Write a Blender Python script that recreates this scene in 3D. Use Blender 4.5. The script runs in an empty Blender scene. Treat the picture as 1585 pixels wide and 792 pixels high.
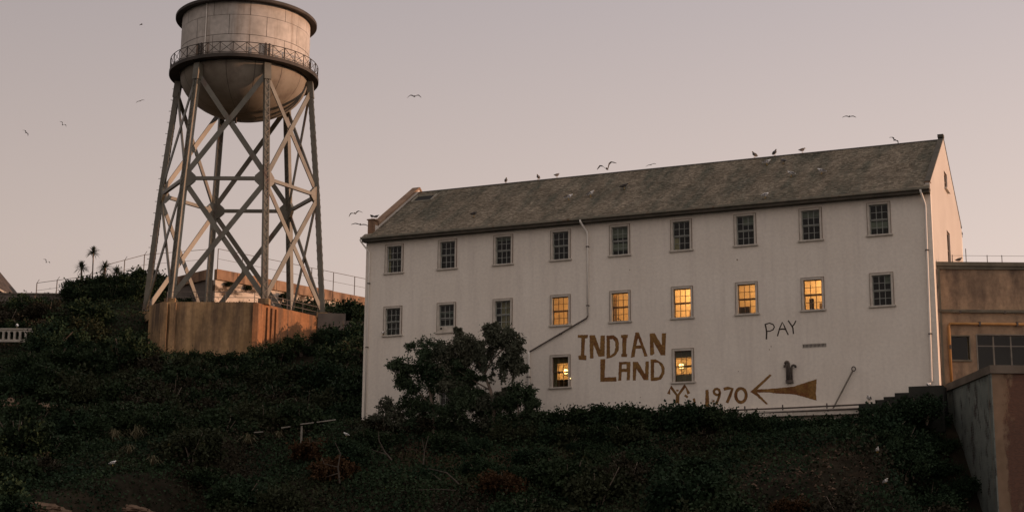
import bpy, bmesh, math, random
import numpy as np
from mathutils import Vector, Matrix, noise
from mathutils.geometry import tessellate_polygon

sc = bpy.context.scene
R = math.radians
rng = np.random.default_rng(7)
random.seed(7)

# ------------------------------------------------------------------ camera
cam = bpy.data.cameras.new("camera")
cam.sensor_fit = 'HORIZONTAL'
cam.sensor_width = 36.0
cam.lens = 53.83
cam.clip_start = 0.5
cam.clip_end = 20000
camo = bpy.data.objects.new("camera", cam)
sc.collection.objects.link(camo)
camo.matrix_world = Matrix.Rotation(R(90 + 11.661), 4, 'X') @ Matrix.Rotation(R(0.484), 4, 'Z')
sc.camera = camo

# ------------------------------------------------------------------ light
SUN_AZ = 92.0      # clockwise from +Y
SUN_EL = 5.0
sd = Vector((math.sin(R(SUN_AZ)) * math.cos(R(SUN_EL)), math.cos(R(SUN_AZ)) * math.cos(R(SUN_EL)), math.sin(R(SUN_EL))))
sun = bpy.data.lights.new("sun", 'SUN')
sun.energy = 3.3
sun.angle = R(0.5)
sun.color = (1.0, 0.56, 0.34)
suno = bpy.data.objects.new("sun", sun)
sc.collection.objects.link(suno)
suno.rotation_euler = sd.to_track_quat('Z', 'Y').to_euler()
suno.location = (60, -40, 60)

w = bpy.data.worlds.new("World")
sc.world = w
w.use_nodes = True
nt = w.node_tree
bg = nt.nodes['Background']
sky = nt.nodes.new('ShaderNodeTexSky')
sky.sky_type = 'NISHITA'
sky.sun_disc = False
sky.sun_elevation = R(SUN_EL)
sky.sun_rotation = R(SUN_AZ)
sky.altitude = 0
sky.air_density = 1.0
sky.dust_density = 2.0
sky.ozone_density = 1.0
hs = nt.nodes.new('ShaderNodeHueSaturation')
hs.inputs['Saturation'].default_value = 0.15
nt.links.new(sky.outputs[0], hs.inputs['Color'])
# thin dusk overcast in front of the clear sky: mauve overhead, pink towards the horizon, a little brighter on the sun's side
geo = nt.nodes.new('ShaderNodeTexCoord')
sep = nt.nodes.new('ShaderNodeSeparateXYZ')
nt.links.new(geo.outputs['Generated'], sep.inputs[0])
ramp = nt.nodes.new('ShaderNodeValToRGB')
els = ramp.color_ramp.elements
stops = [(0.0, (0.78, 0.60, 0.50)), (0.2, (0.71, 0.58, 0.52)), (0.36, (0.52, 0.45, 0.448)), (0.6, (0.59, 0.52, 0.50)), (1.0, (0.67, 0.59, 0.57))]
els[0].position, els[0].color = stops[0][0], (*stops[0][1], 1)
els[1].position, els[1].color = stops[-1][0], (*stops[-1][1], 1)
for p_, c_ in stops[1:-1]:
    e_ = els.new(p_); e_.color = (*c_, 1)
nt.links.new(sep.outputs[2], ramp.inputs[0])
dot = nt.nodes.new('ShaderNodeVectorMath'); dot.operation = 'DOT_PRODUCT'
nt.links.new(geo.outputs['Generated'], dot.inputs[0]); dot.inputs[1].default_value = (math.sin(R(SUN_AZ)), math.cos(R(SUN_AZ)), 0)
azr = nt.nodes.new('ShaderNodeMapRange'); azr.inputs[1].default_value = -1; azr.inputs[2].default_value = 1
azr.inputs[3].default_value = (1 - 0.46) / 0.15; azr.inputs[4].default_value = (1 + 0.46) / 0.15
nt.links.new(dot.outputs['Value'], azr.inputs[0])
scl = nt.nodes.new('ShaderNodeVectorMath'); scl.operation = 'SCALE'
nt.links.new(ramp.outputs[0], scl.inputs[0]); nt.links.new(azr.outputs[0], scl.inputs['Scale'])
mix = nt.nodes.new('ShaderNodeMix'); mix.data_type = 'RGBA'; mix.inputs[0].default_value = 0.88
nt.links.new(hs.outputs[0], mix.inputs[6]); nt.links.new(scl.outputs[0], mix.inputs[7])
nt.links.new(mix.outputs[2], bg.inputs[0])
bg.inputs[1].default_value = 0.15

sc.view_settings.view_transform = 'Standard'
sc.view_settings.look = 'None'
sc.view_settings.exposure = 0.0
sc.view_settings.gamma = 1.0
sc.render.engine = 'CYCLES'
sc.cycles.max_bounces = 6
sc.cycles.transparent_max_bounces = 12
sc.cycles.sample_clamp_indirect = 4.0

# ------------------------------------------------------------------ helpers
COL = sc.collection

def tag(o, label=None, cat=None, group=None, kind=None):
    if label: o['label'] = label
    if cat: o['category'] = cat
    if group: o['group'] = group
    if kind: o['kind'] = kind
    return o

def empty(name, loc=(0, 0, 0), rz=0.0, label=None, cat=None, group=None):
    o = bpy.data.objects.new(name, None)
    o.empty_display_size = 0.3
    COL.objects.link(o)
    o.location = loc
    o.rotation_euler = (0, 0, rz)
    return tag(o, label, cat, group)

class MB:
    """collects shapes and links them as one mesh object"""
    def __init__(self):
        self.v = []; self.f = []
    def add(self, verts, faces):
        b = len(self.v)
        self.v += [tuple(p) for p in verts]
        self.f += [tuple(i + b for i in f) for f in faces]
    def box(self, x0, x1, y0, y1, z0, z1):
        self.add([(x0, y0, z0), (x1, y0, z0), (x1, y1, z0), (x0, y1, z0), (x0, y0, z1), (x1, y0, z1), (x1, y1, z1), (x0, y1, z1)],
                 [(0, 3, 2, 1), (4, 5, 6, 7), (0, 1, 5, 4), (1, 2, 6, 5), (2, 3, 7, 6), (3, 0, 4, 7)])
    def beam(self, a, b, side, w, t, w2=None):
        """bar from a to b; width w along 'side', thickness t across"""
        a = Vector(a); b = Vector(b)
        ax = (b - a).normalized()
        s = Vector(side); s = (s - ax * s.dot(ax)).normalized()
        n = ax.cross(s)
        w2 = w if w2 is None else w2
        vs = []
        for p, ww in ((a, w), (b, w2)):
            for i, j in ((-1, -1), (1, -1), (1, 1), (-1, 1)):
                vs.append(p + s * (i * ww / 2) + n * (j * t / 2))
        self.add(vs, [(0, 3, 2, 1), (4, 5, 6, 7), (0, 1, 5, 4), (1, 2, 6, 5), (2, 3, 7, 6), (3, 0, 4, 7)])
    def tube(self, pts, rad, n=8, caps=True):
        pts = [Vector(p) for p in pts]
        rads = rad if isinstance(rad, (list, tuple)) else [rad] * len(pts)
        up = Vector((0.13, 0.31, 0.94)).normalized()
        vs = []
        for i, p in enumerate(pts):
            t = (pts[min(i + 1, len(pts) - 1)] - pts[max(i - 1, 0)]).normalized()
            a = t.cross(up)
            if a.length < 1e-3: a = t.cross(Vector((1, 0, 0)))
            a.normalize(); b = t.cross(a)
            for k in range(n):
                q = 2 * math.pi * k / n
                vs.append(p + (a * math.cos(q) + b * math.sin(q)) * rads[i])
        fs = []
        for i in range(len(pts) - 1):
            for k in range(n):
                k2 = (k + 1) % n
                fs.append((i * n + k, i * n + k2, (i + 1) * n + k2, (i + 1) * n + k))
        if caps:
            fs.append(tuple(reversed(range(n))))
            fs.append(tuple(range((len(pts) - 1) * n, len(pts) * n)))
        self.add(vs, fs)
    def lathe(self, prof, n=48, a0=0.0, a1=2 * math.pi, c=(0, 0)):
        full = abs(a1 - a0 - 2 * math.pi) < 1e-6
        m = n if full else n + 1
        vs = []
        for r, z in prof:
            for k in range(m):
                q = a0 + (a1 - a0) * k / n
                vs.append((c[0] + r * math.cos(q), c[1] + r * math.sin(q), z))
        fs = []
        for i in range(len(prof) - 1):
            for k in range(n):
                k2 = (k + 1) % m
                fs.append((i * m + k, i * m + k2, (i + 1) * m + k2, (i + 1) * m + k))
        self.add(vs, fs)
    def solid(self, outer, holes, f0, f1):
        """flat polygon with holes given in 2D; f0/f1 map (a,b) to the two faces in 3D"""
        loops = [list(outer)] + [list(h) for h in (holes or [])]
        flat = [p for l in loops for p in l]
        tris = tessellate_polygon([[Vector((p[0], p[1], 0)) for p in l] for l in loops])
        n = len(flat)
        vs = [f0(*p) for p in flat] + [f1(*p) for p in flat]
        fs = [tuple(t) for t in tris] + [tuple(i + n for i in reversed(t)) for t in tris]
        b = 0
        for l in loops:
            m = len(l)
            for i in range(m):
                j = (i + 1) % m
                fs.append((b + i, b + j, b + j + n, b + i + n))
            b += m
        self.add(vs, fs)
    def prism(self, poly, z0, z1):
        self.solid(poly, None, lambda a, b: (a, b, z0), lambda a, b: (a, b, z1))
    def mesh(self, name, material, smooth=False):
        me = bpy.data.meshes.new(name)
        me.from_pydata(self.v, [], self.f)
        bm = bmesh.new(); bm.from_mesh(me)
        bmesh.ops.recalc_face_normals(bm, faces=bm.faces)
        bm.to_mesh(me); bm.free()
        if smooth:
            me.polygons.foreach_set('use_smooth', [True] * len(me.polygons))
        if material: me.materials.append(material)
        return me
    def build(self, name, material, parent=None, loc=(0, 0, 0), smooth=False):
        o = bpy.data.objects.new(name, self.mesh(name, material, smooth))
        COL.objects.link(o)
        o.location = loc
        if parent: o.parent = parent
        return o

def place(name, me, parent=None, loc=(0, 0, 0), rot=(0, 0, 0), scale=(1, 1, 1)):
    o = bpy.data.objects.new(name, me)
    COL.objects.link(o)
    if parent: o.parent = parent
    o.location = loc; o.rotation_euler = rot; o.scale = scale
    return o

def copy_tree(o, parent=None):
    c = o.copy(); COL.objects.link(c); c.parent = parent
    for ch in list(o.children): copy_tree(ch, c)
    return c

def quads_object(name, V, material, parent=None):
    """V: (n,4,3) array of quads -> one mesh"""
    n = len(V)
    me = bpy.data.meshes.new(name)
    me.vertices.add(n * 4); me.loops.add(n * 4); me.polygons.add(n)
    me.vertices.foreach_set('co', V.reshape(-1).astype(np.float32))
    me.loops.foreach_set('vertex_index', np.arange(n * 4, dtype=np.int32))
    me.polygons.foreach_set('loop_start', np.arange(0, n * 4, 4, dtype=np.int32))
    me.update(calc_edges=True)
    me.materials.append(material)
    return me

def leaf_quads(C, size, droop=0.0, aspect=0.45, outward=None, rg=rng):
    n = len(C)
    t = rg.normal(size=(n, 3))
    if outward is not None: t += outward * 0.9
    t[:, 2] -= droop
    t /= np.linalg.norm(t, axis=1, keepdims=True) + 1e-9
    b = np.cross(t, rg.normal(size=(n, 3)))
    b /= np.linalg.norm(b, axis=1, keepdims=True) + 1e-9
    s = (size * rg.uniform(0.55, 1.35, n))[:, None]
    a = s * aspect
    return np.stack([C - t * s * 0.15, C + t * s * 0.4 + b * a, C + t * s, C + t * s * 0.4 - b * a], axis=1)

# ------------------------------------------------------------------ materials
def principled(name):
    m = bpy.data.materials.new(name); m.use_nodes = True
    return m, m.node_tree.nodes, m.node_tree.links, m.node_tree.nodes['Principled BSDF']

def c4(c): return (c[0], c[1], c[2], 1)

def mat(name, c1, c2, scale=1.0, rough=0.85, c3=None, stain=(0.55, 0.7), stain_scale=(0.5, 0.5, 0.5), bump=0.0, bump_scale=20.0,
        island=0.0, metallic=0.0, detail=6.0, contrast=(0.35, 0.65), coord='Object', fine=0.0, fine_scale=30.0, spec=0.3):
    m, N, L, P = principled(name)
    tc = N.new('ShaderNodeTexCoord')
    no = N.new('ShaderNodeTexNoise'); no.inputs['Scale'].default_value = scale; no.inputs['Detail'].default_value = detail
    L.new(tc.outputs[coord], no.inputs['Vector'])
    cr = N.new('ShaderNodeValToRGB')
    cr.color_ramp.elements[0].position = contrast[0]; cr.color_ramp.elements[1].position = contrast[1]
    cr.color_ramp.elements[0].color = c4(c1); cr.color_ramp.elements[1].color = c4(c2)
    L.new(no.outputs[0], cr.inputs[0])
    out = cr.outputs[0]
    if c3 is not None:
        mp = N.new('ShaderNodeMapping'); mp.inputs['Scale'].default_value = stain_scale
        L.new(tc.outputs[coord], mp.inputs['Vector'])
        n2 = N.new('ShaderNodeTexNoise'); n2.inputs['Scale'].default_value = 1.0; n2.inputs['Detail'].default_value = 8
        n2.inputs['Roughness'].default_value = 0.62
        L.new(mp.outputs[0], n2.inputs['Vector'])
        mr = N.new('ShaderNodeMapRange'); mr.inputs[1].default_value = stain[0]; mr.inputs[2].default_value = stain[1]
        L.new(n2.outputs[0], mr.inputs[0])
        mx = N.new('ShaderNodeMix'); mx.data_type = 'RGBA'
        L.new(mr.outputs[0], mx.inputs[0]); L.new(out, mx.inputs[6]); mx.inputs[7].default_value = c4(c3)
        out = mx.outputs[2]
    if fine > 0:
        n3 = N.new('ShaderNodeTexNoise'); n3.inputs['Scale'].default_value = fine_scale; n3.inputs['Detail'].default_value = 3
        L.new(tc.outputs[coord], n3.inputs['Vector'])
        m3 = N.new('ShaderNodeMapRange'); m3.inputs[1].default_value = 0.3; m3.inputs[2].default_value = 0.7
        m3.inputs[3].default_value = 1 - fine; m3.inputs[4].default_value = 1 + fine
        L.new(n3.outputs[0], m3.inputs[0])
        hv = N.new('ShaderNodeHueSaturation'); L.new(m3.outputs[0], hv.inputs['Value']); L.new(out, hv.inputs['Color'])
        out = hv.outputs[0]
    if island > 0:
        ge = N.new('ShaderNodeNewGeometry')
        m4 = N.new('ShaderNodeMapRange'); m4.inputs[3].default_value = 1 - island; m4.inputs[4].default_value = 1 + island
        L.new(ge.outputs['Random Per Island'], m4.inputs[0])
        hv = N.new('ShaderNodeHueSaturation'); L.new(m4.outputs[0], hv.inputs['Value']); L.new(out, hv.inputs['Color'])
        out = hv.outputs[0]
    L.new(out, P.inputs['Base Color'])
    P.inputs['Roughness'].default_value = rough
    P.inputs['Metallic'].default_value = metallic
    P.inputs['Specular IOR Level'].default_value = spec
    if bump > 0:
        nb = N.new('ShaderNodeTexNoise'); nb.inputs['Scale'].default_value = bump_scale; nb.inputs['Detail'].default_value = 6
        L.new(tc.outputs[coord], nb.inputs['Vector'])
        bp = N.new('ShaderNodeBump'); bp.inputs['Strength'].default_value = bump; bp.inputs['Distance'].default_value = 0.05
        L.new(nb.outputs[0], bp.inputs['Height']); L.new(bp.outputs[0], P.inputs['Normal'])
    return m

def leaf_mat(name, c1, c2, c3=None, scale=0.35):
    m = mat(name, c1, c2, scale=scale, rough=0.7, island=0.28, detail=3, c3=c3, stain=(0.6, 0.7), stain_scale=(0.25, 0.25, 0.25), spec=0.05)
    return m

M = {}
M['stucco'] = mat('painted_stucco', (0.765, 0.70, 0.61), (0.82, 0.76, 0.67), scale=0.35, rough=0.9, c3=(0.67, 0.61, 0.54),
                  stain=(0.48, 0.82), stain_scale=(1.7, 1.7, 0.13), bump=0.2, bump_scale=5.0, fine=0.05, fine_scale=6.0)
M['stucco_gable'] = mat('sun_toned_gable_stucco', (0.525, 0.48, 0.43), (0.575, 0.53, 0.475), scale=0.5, rough=0.9, bump=0.15, bump_scale=6.0)  # darker copy of the facade stucco, toned down against direct sun
M['trim'] = mat('weathered_white_trim', (0.50, 0.455, 0.39), (0.62, 0.57, 0.495), scale=3.0, rough=0.7, c3=(0.33, 0.27, 0.2), stain=(0.58, 0.75), stain_scale=(3, 3, 1))
M['casing_edge'] = mat('dark_casing_edge', (0.16, 0.11, 0.08), (0.26, 0.19, 0.14), scale=4.0, rough=0.8)
M['sash'] = mat('sash_paint', (0.25, 0.27, 0.245), (0.35, 0.355, 0.32), scale=5.0, rough=0.6)
M['backlit_sash'] = mat('sash_backlit_tone', (0.10, 0.065, 0.04), (0.15, 0.10, 0.06), scale=5.0, rough=0.6)  # same sash in a darker copy, standing for bars seen against the light
M['shingle'] = mat('weathered_roof_shingle', (0.185, 0.155, 0.115), (0.25, 0.212, 0.16), scale=0.5, rough=0.95, island=0.38, c3=(0.09, 0.095, 0.075), stain=(0.45, 0.7), stain_scale=(0.9, 0.22, 0.22), spec=0.1, fine=0.12, fine_scale=1.2)
M['roof_deck'] = mat('roof_deck', (0.05, 0.045, 0.04), (0.08, 0.07, 0.06), scale=1, rough=0.95)
M['gutter'] = mat('aged_gutter', (0.20, 0.19, 0.15), (0.31, 0.28, 0.22), scale=2, rough=0.6, c3=(0.16, 0.10, 0.06), stain=(0.55, 0.7), stain_scale=(2, 2, 2))
M['shade_brown'] = mat('shade_toned_boards', (0.075, 0.07, 0.055), (0.115, 0.10, 0.08), scale=2, rough=0.9)  # dark tone standing for shade under the eave and along the right rake
M['pipe_white'] = mat('white_downpipe', (0.80, 0.76, 0.69), (0.86, 0.82, 0.75), scale=2, rough=0.6)
M['pipe_dark'] = mat('dark_iron_pipe', (0.07, 0.06, 0.055), (0.13, 0.10, 0.08), scale=4, rough=0.7)
M['coping'] = mat('brown_coping', (0.19, 0.12, 0.08), (0.30, 0.20, 0.13), scale=1.5, rough=0.9)
M['paint_brown'] = mat('brown_wall_paint', (0.18, 0.092, 0.028), (0.27, 0.148, 0.048), scale=2.2, rough=0.9, fine=0.28, fine_scale=9.0, c3=(0.17, 0.07, 0.025), stain=(0.5, 0.6), stain_scale=(1.4, 1.4, 1.4))
M['paint_black'] = mat('dark_wall_paint', (0.028, 0.018, 0.014), (0.045, 0.03, 0.022), scale=3, rough=0.9)
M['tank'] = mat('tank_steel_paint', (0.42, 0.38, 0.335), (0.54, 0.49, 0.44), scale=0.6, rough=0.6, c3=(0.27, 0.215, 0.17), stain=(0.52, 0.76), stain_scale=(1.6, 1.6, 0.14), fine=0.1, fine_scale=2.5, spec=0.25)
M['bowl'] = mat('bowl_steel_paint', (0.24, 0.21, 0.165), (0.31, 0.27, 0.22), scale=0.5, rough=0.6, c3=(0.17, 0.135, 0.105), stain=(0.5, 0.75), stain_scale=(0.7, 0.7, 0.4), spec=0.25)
M['steel'] = mat('tower_steel_paint', (0.105, 0.097, 0.072), (0.155, 0.142, 0.108), scale=0.8, rough=0.42, c3=(0.11, 0.065, 0.042), stain=(0.55, 0.7), stain_scale=(1.2, 1.2, 0.5), spec=0.5)
M['steel_dark'] = mat('dark_tower_steel', (0.045, 0.038, 0.032), (0.075, 0.062, 0.052), scale=1.0, rough=0.7)
M['concrete'] = mat('stained_concrete', (0.34, 0.215, 0.105), (0.47, 0.305, 0.16), scale=0.5, rough=0.95, c3=(0.12, 0.082, 0.055), stain=(0.44, 0.66), stain_scale=(0.9, 0.9, 0.12), bump=0.3, bump_scale=3, fine=0.12, fine_scale=4)
M['concrete_rust'] = mat('rust_stained_concrete', (0.25, 0.115, 0.05), (0.34, 0.165, 0.078), scale=0.5, rough=0.95, c3=(0.13, 0.08, 0.05), stain=(0.46, 0.64), stain_scale=(1.1, 1.1, 0.1), bump=0.3, bump_scale=3, fine=0.12, fine_scale=4)
M['grey_block'] = mat('grey_blockwork', (0.13, 0.11, 0.095), (0.19, 0.16, 0.135), scale=0.8, rough=0.95, bump=0.2)
M['parapet'] = mat('rust_brown_parapet', (0.26, 0.15, 0.09), (0.38, 0.24, 0.15), scale=0.8, rough=0.9, c3=(0.12, 0.075, 0.05), stain=(0.45, 0.65), stain_scale=(1.0, 1.0, 0.2))
M['peeling'] = mat('peeling_white_wall', (0.54, 0.46, 0.37), (0.64, 0.55, 0.46), scale=0.8, rough=0.9, c3=(0.09, 0.065, 0.045), stain=(0.51, 0.58), stain_scale=(0.32, 0.32, 0.5), bump=0.4, bump_scale=1.5)
M['annex'] = mat('annex_brown_plaster', (0.31, 0.215, 0.14), (0.44, 0.30, 0.19), scale=0.6, rough=0.95, c3=(0.15, 0.105, 0.075), stain=(0.42, 0.64), stain_scale=(0.9, 0.9, 0.35), bump=0.3, bump_scale=4, fine=0.12, fine_scale=5)
M['annex_trim'] = mat('annex_cornice', (0.13, 0.115, 0.085), (0.20, 0.175, 0.13), scale=1.5, rough=0.9)
M['yellow_pipe'] = mat('ochre_gas_pipe', (0.34, 0.18, 0.06), (0.43, 0.24, 0.09), scale=2, rough=0.6)
M['mullion'] = mat('steel_mullion', (0.16, 0.14, 0.115), (0.24, 0.21, 0.17), scale=3, rough=0.6)
M['dark_concrete'] = mat('mossy_dark_concrete', (0.02, 0.022, 0.018), (0.038, 0.038, 0.032), scale=0.9, rough=0.95, bump=0.4, bump_scale=3)
M['terrace_cap'] = mat('terrace_coping', (0.11, 0.09, 0.07), (0.17, 0.14, 0.11), scale=0.9, rough=0.95, bump=0.3, bump_scale=3)
M['dark_void'] = mat('dark_interior', (0.018, 0.017, 0.016), (0.03, 0.028, 0.026), scale=1, rough=0.95)
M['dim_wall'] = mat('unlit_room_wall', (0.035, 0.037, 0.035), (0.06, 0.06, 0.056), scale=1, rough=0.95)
M['room'] = mat('warm_room_wall', (0.62, 0.52, 0.40), (0.74, 0.63, 0.49), scale=0.8, rough=0.9)
M['room_brown'] = mat('brown_room_wall', (0.40, 0.30, 0.19), (0.50, 0.38, 0.24), scale=1.5, rough=0.9)
M['curtain'] = mat('brown_curtain', (0.50, 0.36, 0.22), (0.62, 0.46, 0.30), scale=3, rough=0.95)
M['shade_strip'] = mat('shade_strip', (0.20, 0.15, 0.095), (0.30, 0.225, 0.14), scale=3, rough=0.95)  # dark sheets that put shade round the glow in the lower windows
M['blind'] = mat('grey_blind', (0.26, 0.25, 0.21), (0.33, 0.31, 0.26), scale=2, rough=0.9)
M['furniture'] = mat('dark_furniture', (0.03, 0.025, 0.02), (0.06, 0.045, 0.035), scale=2, rough=0.8)
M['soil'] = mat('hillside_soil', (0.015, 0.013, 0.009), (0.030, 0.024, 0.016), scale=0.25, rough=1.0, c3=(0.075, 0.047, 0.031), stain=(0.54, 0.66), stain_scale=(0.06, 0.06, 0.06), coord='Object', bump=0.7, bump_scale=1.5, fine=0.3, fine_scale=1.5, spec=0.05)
M['rock'] = mat('brown_sandstone', (0.10, 0.068, 0.047), (0.17, 0.115, 0.08), scale=0.7, rough=1.0, c3=(0.06, 0.038, 0.025), stain=(0.52, 0.62), stain_scale=(0.5, 0.5, 2.2), bump=0.6, bump_scale=1.5, spec=0.05)
M['dead_wood'] = mat('dull_dead_wood', (0.06, 0.05, 0.04), (0.10, 0.082, 0.066), scale=3, rough=0.95)
M['bark'] = mat('pale_bark', (0.13, 0.10, 0.08), (0.24, 0.19, 0.15), scale=3, rough=0.95)
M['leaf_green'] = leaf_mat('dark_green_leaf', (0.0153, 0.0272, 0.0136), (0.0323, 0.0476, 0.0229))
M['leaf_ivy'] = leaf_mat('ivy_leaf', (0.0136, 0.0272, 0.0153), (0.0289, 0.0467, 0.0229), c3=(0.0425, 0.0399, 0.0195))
M['leaf_brown'] = leaf_mat('brown_leaf', (0.0255, 0.0229, 0.0153), (0.0408, 0.0357, 0.0229))
M['leaf_rust'] = leaf_mat('rust_leaf', (0.0425, 0.0221, 0.0110), (0.0587, 0.0340, 0.0161))
M['leaf_olive'] = leaf_mat('olive_leaf', (0.0255, 0.0314, 0.0161), (0.0408, 0.0467, 0.0255))
M['leaf_tree'] = leaf_mat('tree_leaf', (0.058, 0.068, 0.048), (0.105, 0.108, 0.076), c3=(0.11, 0.092, 0.066))
M['leaf_broad'] = leaf_mat('broad_tree_leaf', (0.030, 0.050, 0.028), (0.056, 0.078, 0.044))
M['straw'] = leaf_mat('straw_blade', (0.075, 0.068, 0.04), (0.13, 0.11, 0.066))
M['yucca'] = leaf_mat('yucca_blade', (0.034, 0.048, 0.031), (0.060, 0.073, 0.044))
M['gull_white'] = mat('gull_white', (0.72, 0.70, 0.67), (0.80, 0.78, 0.75), scale=5, rough=0.8)
M['gull_grey'] = mat('gull_grey', (0.13, 0.125, 0.125), (0.21, 0.20, 0.20), scale=5, rough=0.8)
M['gull_dark'] = mat('gull_dark', (0.045, 0.04, 0.038), (0.08, 0.07, 0.065), scale=5, rough=0.8)
M['beak'] = mat('gull_beak', (0.5, 0.3, 0.06), (0.55, 0.34, 0.08), scale=5, rough=0.5)
M['wire'] = mat('fence_wire', (0.10, 0.085, 0.075), (0.17, 0.14, 0.12), scale=3, rough=0.6)
M['white_paint'] = mat('white_painted_wood', (0.36, 0.33, 0.28), (0.48, 0.44, 0.38), scale=3, rough=0.7)
M['dull_white'] = mat('dirty_white_pipe_paint', (0.17, 0.155, 0.13), (0.26, 0.24, 0.205), scale=3, rough=0.8)
M['house_roof'] = mat('dark_house_roof', (0.055, 0.045, 0.038), (0.09, 0.07, 0.058), scale=1, rough=0.95, bump=0.4)
M['sea'] = mat('dark_sea', (0.012, 0.02, 0.024), (0.02, 0.03, 0.034), scale=0.05, rough=0.12, bump=0.4, bump_scale=0.6)

# brick / flaking plaster for the terrace
def flaking(name, plaster, plaster2, under, under2, thr, brick_scale, nscale=1.0, xgrad=0.0):
    m, N, L, P = principled(name)
    tc = N.new('ShaderNodeTexCoord')
    mp = N.new('ShaderNodeMapping'); mp.inputs['Rotation'].default_value = (R(90), 0, 0)
    L.new(tc.outputs['Object'], mp.inputs['Vector'])
    br = N.new('ShaderNodeTexBrick'); br.inputs['Scale'].default_value = brick_scale
    br.inputs['Color1'].default_value = c4(under); br.inputs['Color2'].default_value = c4(under2)
    br.inputs['Mortar'].default_value = c4([0.6 * x + 0.05 for x in under2]); br.inputs['Mortar Size'].default_value = 0.02
    L.new(mp.outputs[0], br.inputs['Vector'])
    n1 = N.new('ShaderNodeTexNoise'); n1.inputs['Scale'].default_value = nscale; n1.inputs['Detail'].default_value = 12; n1.inputs['Roughness'].default_value = 0.75
    mp1 = N.new('ShaderNodeMapping'); mp1.inputs['Scale'].default_value = (1, 1, .55); L.new(tc.outputs['Object'], mp1.inputs['Vector']); L.new(mp1.outputs[0], n1.inputs['Vector'])
    mr = N.new('ShaderNodeMapRange'); mr.inputs[1].default_value = thr; mr.inputs[2].default_value = thr + 0.09
    sx = N.new('ShaderNodeSeparateXYZ'); L.new(tc.outputs['Object'], sx.inputs[0])
    mx0 = N.new('ShaderNodeMapRange'); mx0.inputs[1].default_value = 0.15; mx0.inputs[2].default_value = 0.75; mx0.inputs[3].default_value = -xgrad; mx0.inputs[4].default_value = xgrad
    L.new(sx.outputs[0], mx0.inputs[0])
    ad = N.new('ShaderNodeMath'); ad.operation = 'ADD'; L.new(n1.outputs[0], ad.inputs[0]); L.new(mx0.outputs[0], ad.inputs[1])
    L.new(ad.outputs[0], mr.inputs[0])
    n2 = N.new('ShaderNodeTexNoise'); n2.inputs['Scale'].default_value = 1.3; n2.inputs['Detail'].default_value = 8
    L.new(tc.outputs['Object'], n2.inputs['Vector'])
    cr = N.new('ShaderNodeValToRGB'); cr.color_ramp.elements[0].position = 0.35; cr.color_ramp.elements[1].position = 0.65
    cr.color_ramp.elements[0].color = c4(plaster); cr.color_ramp.elements[1].color = c4(plaster2)
    L.new(n2.outputs[0], cr.inputs[0])
    pl = N.new('ShaderNodeMix'); pl.data_type = 'RGBA'; pl.inputs[0].default_value = 0.22      # courses telegraph through the thin plaster
    L.new(cr.outputs[0], pl.inputs[6]); L.new(br.outputs[0], pl.inputs[7])
    mx = N.new('ShaderNodeMix'); mx.data_type = 'RGBA'
    L.new(mr.outputs[0], mx.inputs[0]); L.new(pl.outputs[2], mx.inputs[6]); L.new(br.outputs[0], mx.inputs[7])
    L.new(mx.outputs[2], P.inputs['Base Color'])
    bp = N.new('ShaderNodeBump'); bp.inputs['Strength'].default_value = 0.6; bp.inputs['Distance'].default_value = 0.06; bp.invert = True
    L.new(mr.outputs[0], bp.inputs['Height']); L.new(bp.outputs[0], P.inputs['Normal'])
    P.inputs['Roughness'].default_value = 0.95
    P.inputs['Specular IOR Level'].default_value = 0.1
    return m
M['terrace_grey'] = flaking('flaking_grey_plaster', (0.17, 0.195, 0.175), (0.235, 0.26, 0.23), (0.05, 0.045, 0.04), (0.07, 0.05, 0.042), 0.525, 4.0, 1.3)
M['terrace_brick'] = flaking('red_brickwork', (0.22, 0.155, 0.10), (0.30, 0.21, 0.14), (0.155, 0.078, 0.052), (0.115, 0.06, 0.042), 0.52, 4.0, .9, .16)

# window glass: thin pane that mirrors a little of the sky
def glass_mat():
    m, N, L, P = principled('window_glass')
    N.remove(P)
    out = N['Material Output']
    tr = N.new('ShaderNodeBsdfTransparent'); tr.inputs[0].default_value = (0.78, 0.84, 0.80, 1)
    gl = N.new('ShaderNodeBsdfGlossy'); gl.inputs['Roughness'].default_value = 0.04
    fr0 = N.new('ShaderNodeFresnel'); fr0.inputs[0].default_value = 1.40
    ge = N.new('ShaderNodeNewGeometry')
    fr = N.new('ShaderNodeMath'); fr.operation = 'MULTIPLY_ADD'
    L.new(ge.outputs['Backfacing'], fr.inputs[0]); fr.inputs[1].default_value = -1.0; fr.inputs[2].default_value = 1.0
    fm = N.new('ShaderNodeMath'); fm.operation = 'MULTIPLY'; L.new(fr.outputs[0], fm.inputs[0]); L.new(fr0.outputs[0], fm.inputs[1]); fr = fm
    mx = N.new('ShaderNodeMixShader')
    L.new(fr.outputs[0], mx.inputs[0]); L.new(tr.outputs[0], mx.inputs[1]); L.new(gl.outputs[0], mx.inputs[2])
    L.new(mx.outputs[0], out.inputs[0])
    return m
M['glass'] = glass_mat()

def emit_mat(name, col, s):
    m, N, L, P = principled(name)
    P.inputs['Emission Color'].default_value = c4(col); P.inputs['Emission Strength'].default_value = s
    P.inputs['Base Color'].default_value = c4(col)
    return m
M['bulb'] = emit_mat('lit_bulb', (1.0, 0.66, 0.28), 3.6)

# ------------------------------------------------------------------ terrain
BX, BY = -10.0, 94.162            # barracks: facade origin, local x runs along the facade, local y goes back
YAW = R(-23.774)
CD, SD = math.cos(YAW), math.sin(YAW)
UL, UR, WID = 0.96, 35.46, 12.4
TX, TY = -24.47, 133.12           # water tower axis

def sstep(a, b, x):
    t = np.clip((x - a) / (b - a), 0, 1)
    return t * t * (3 - 2 * t)

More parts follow.
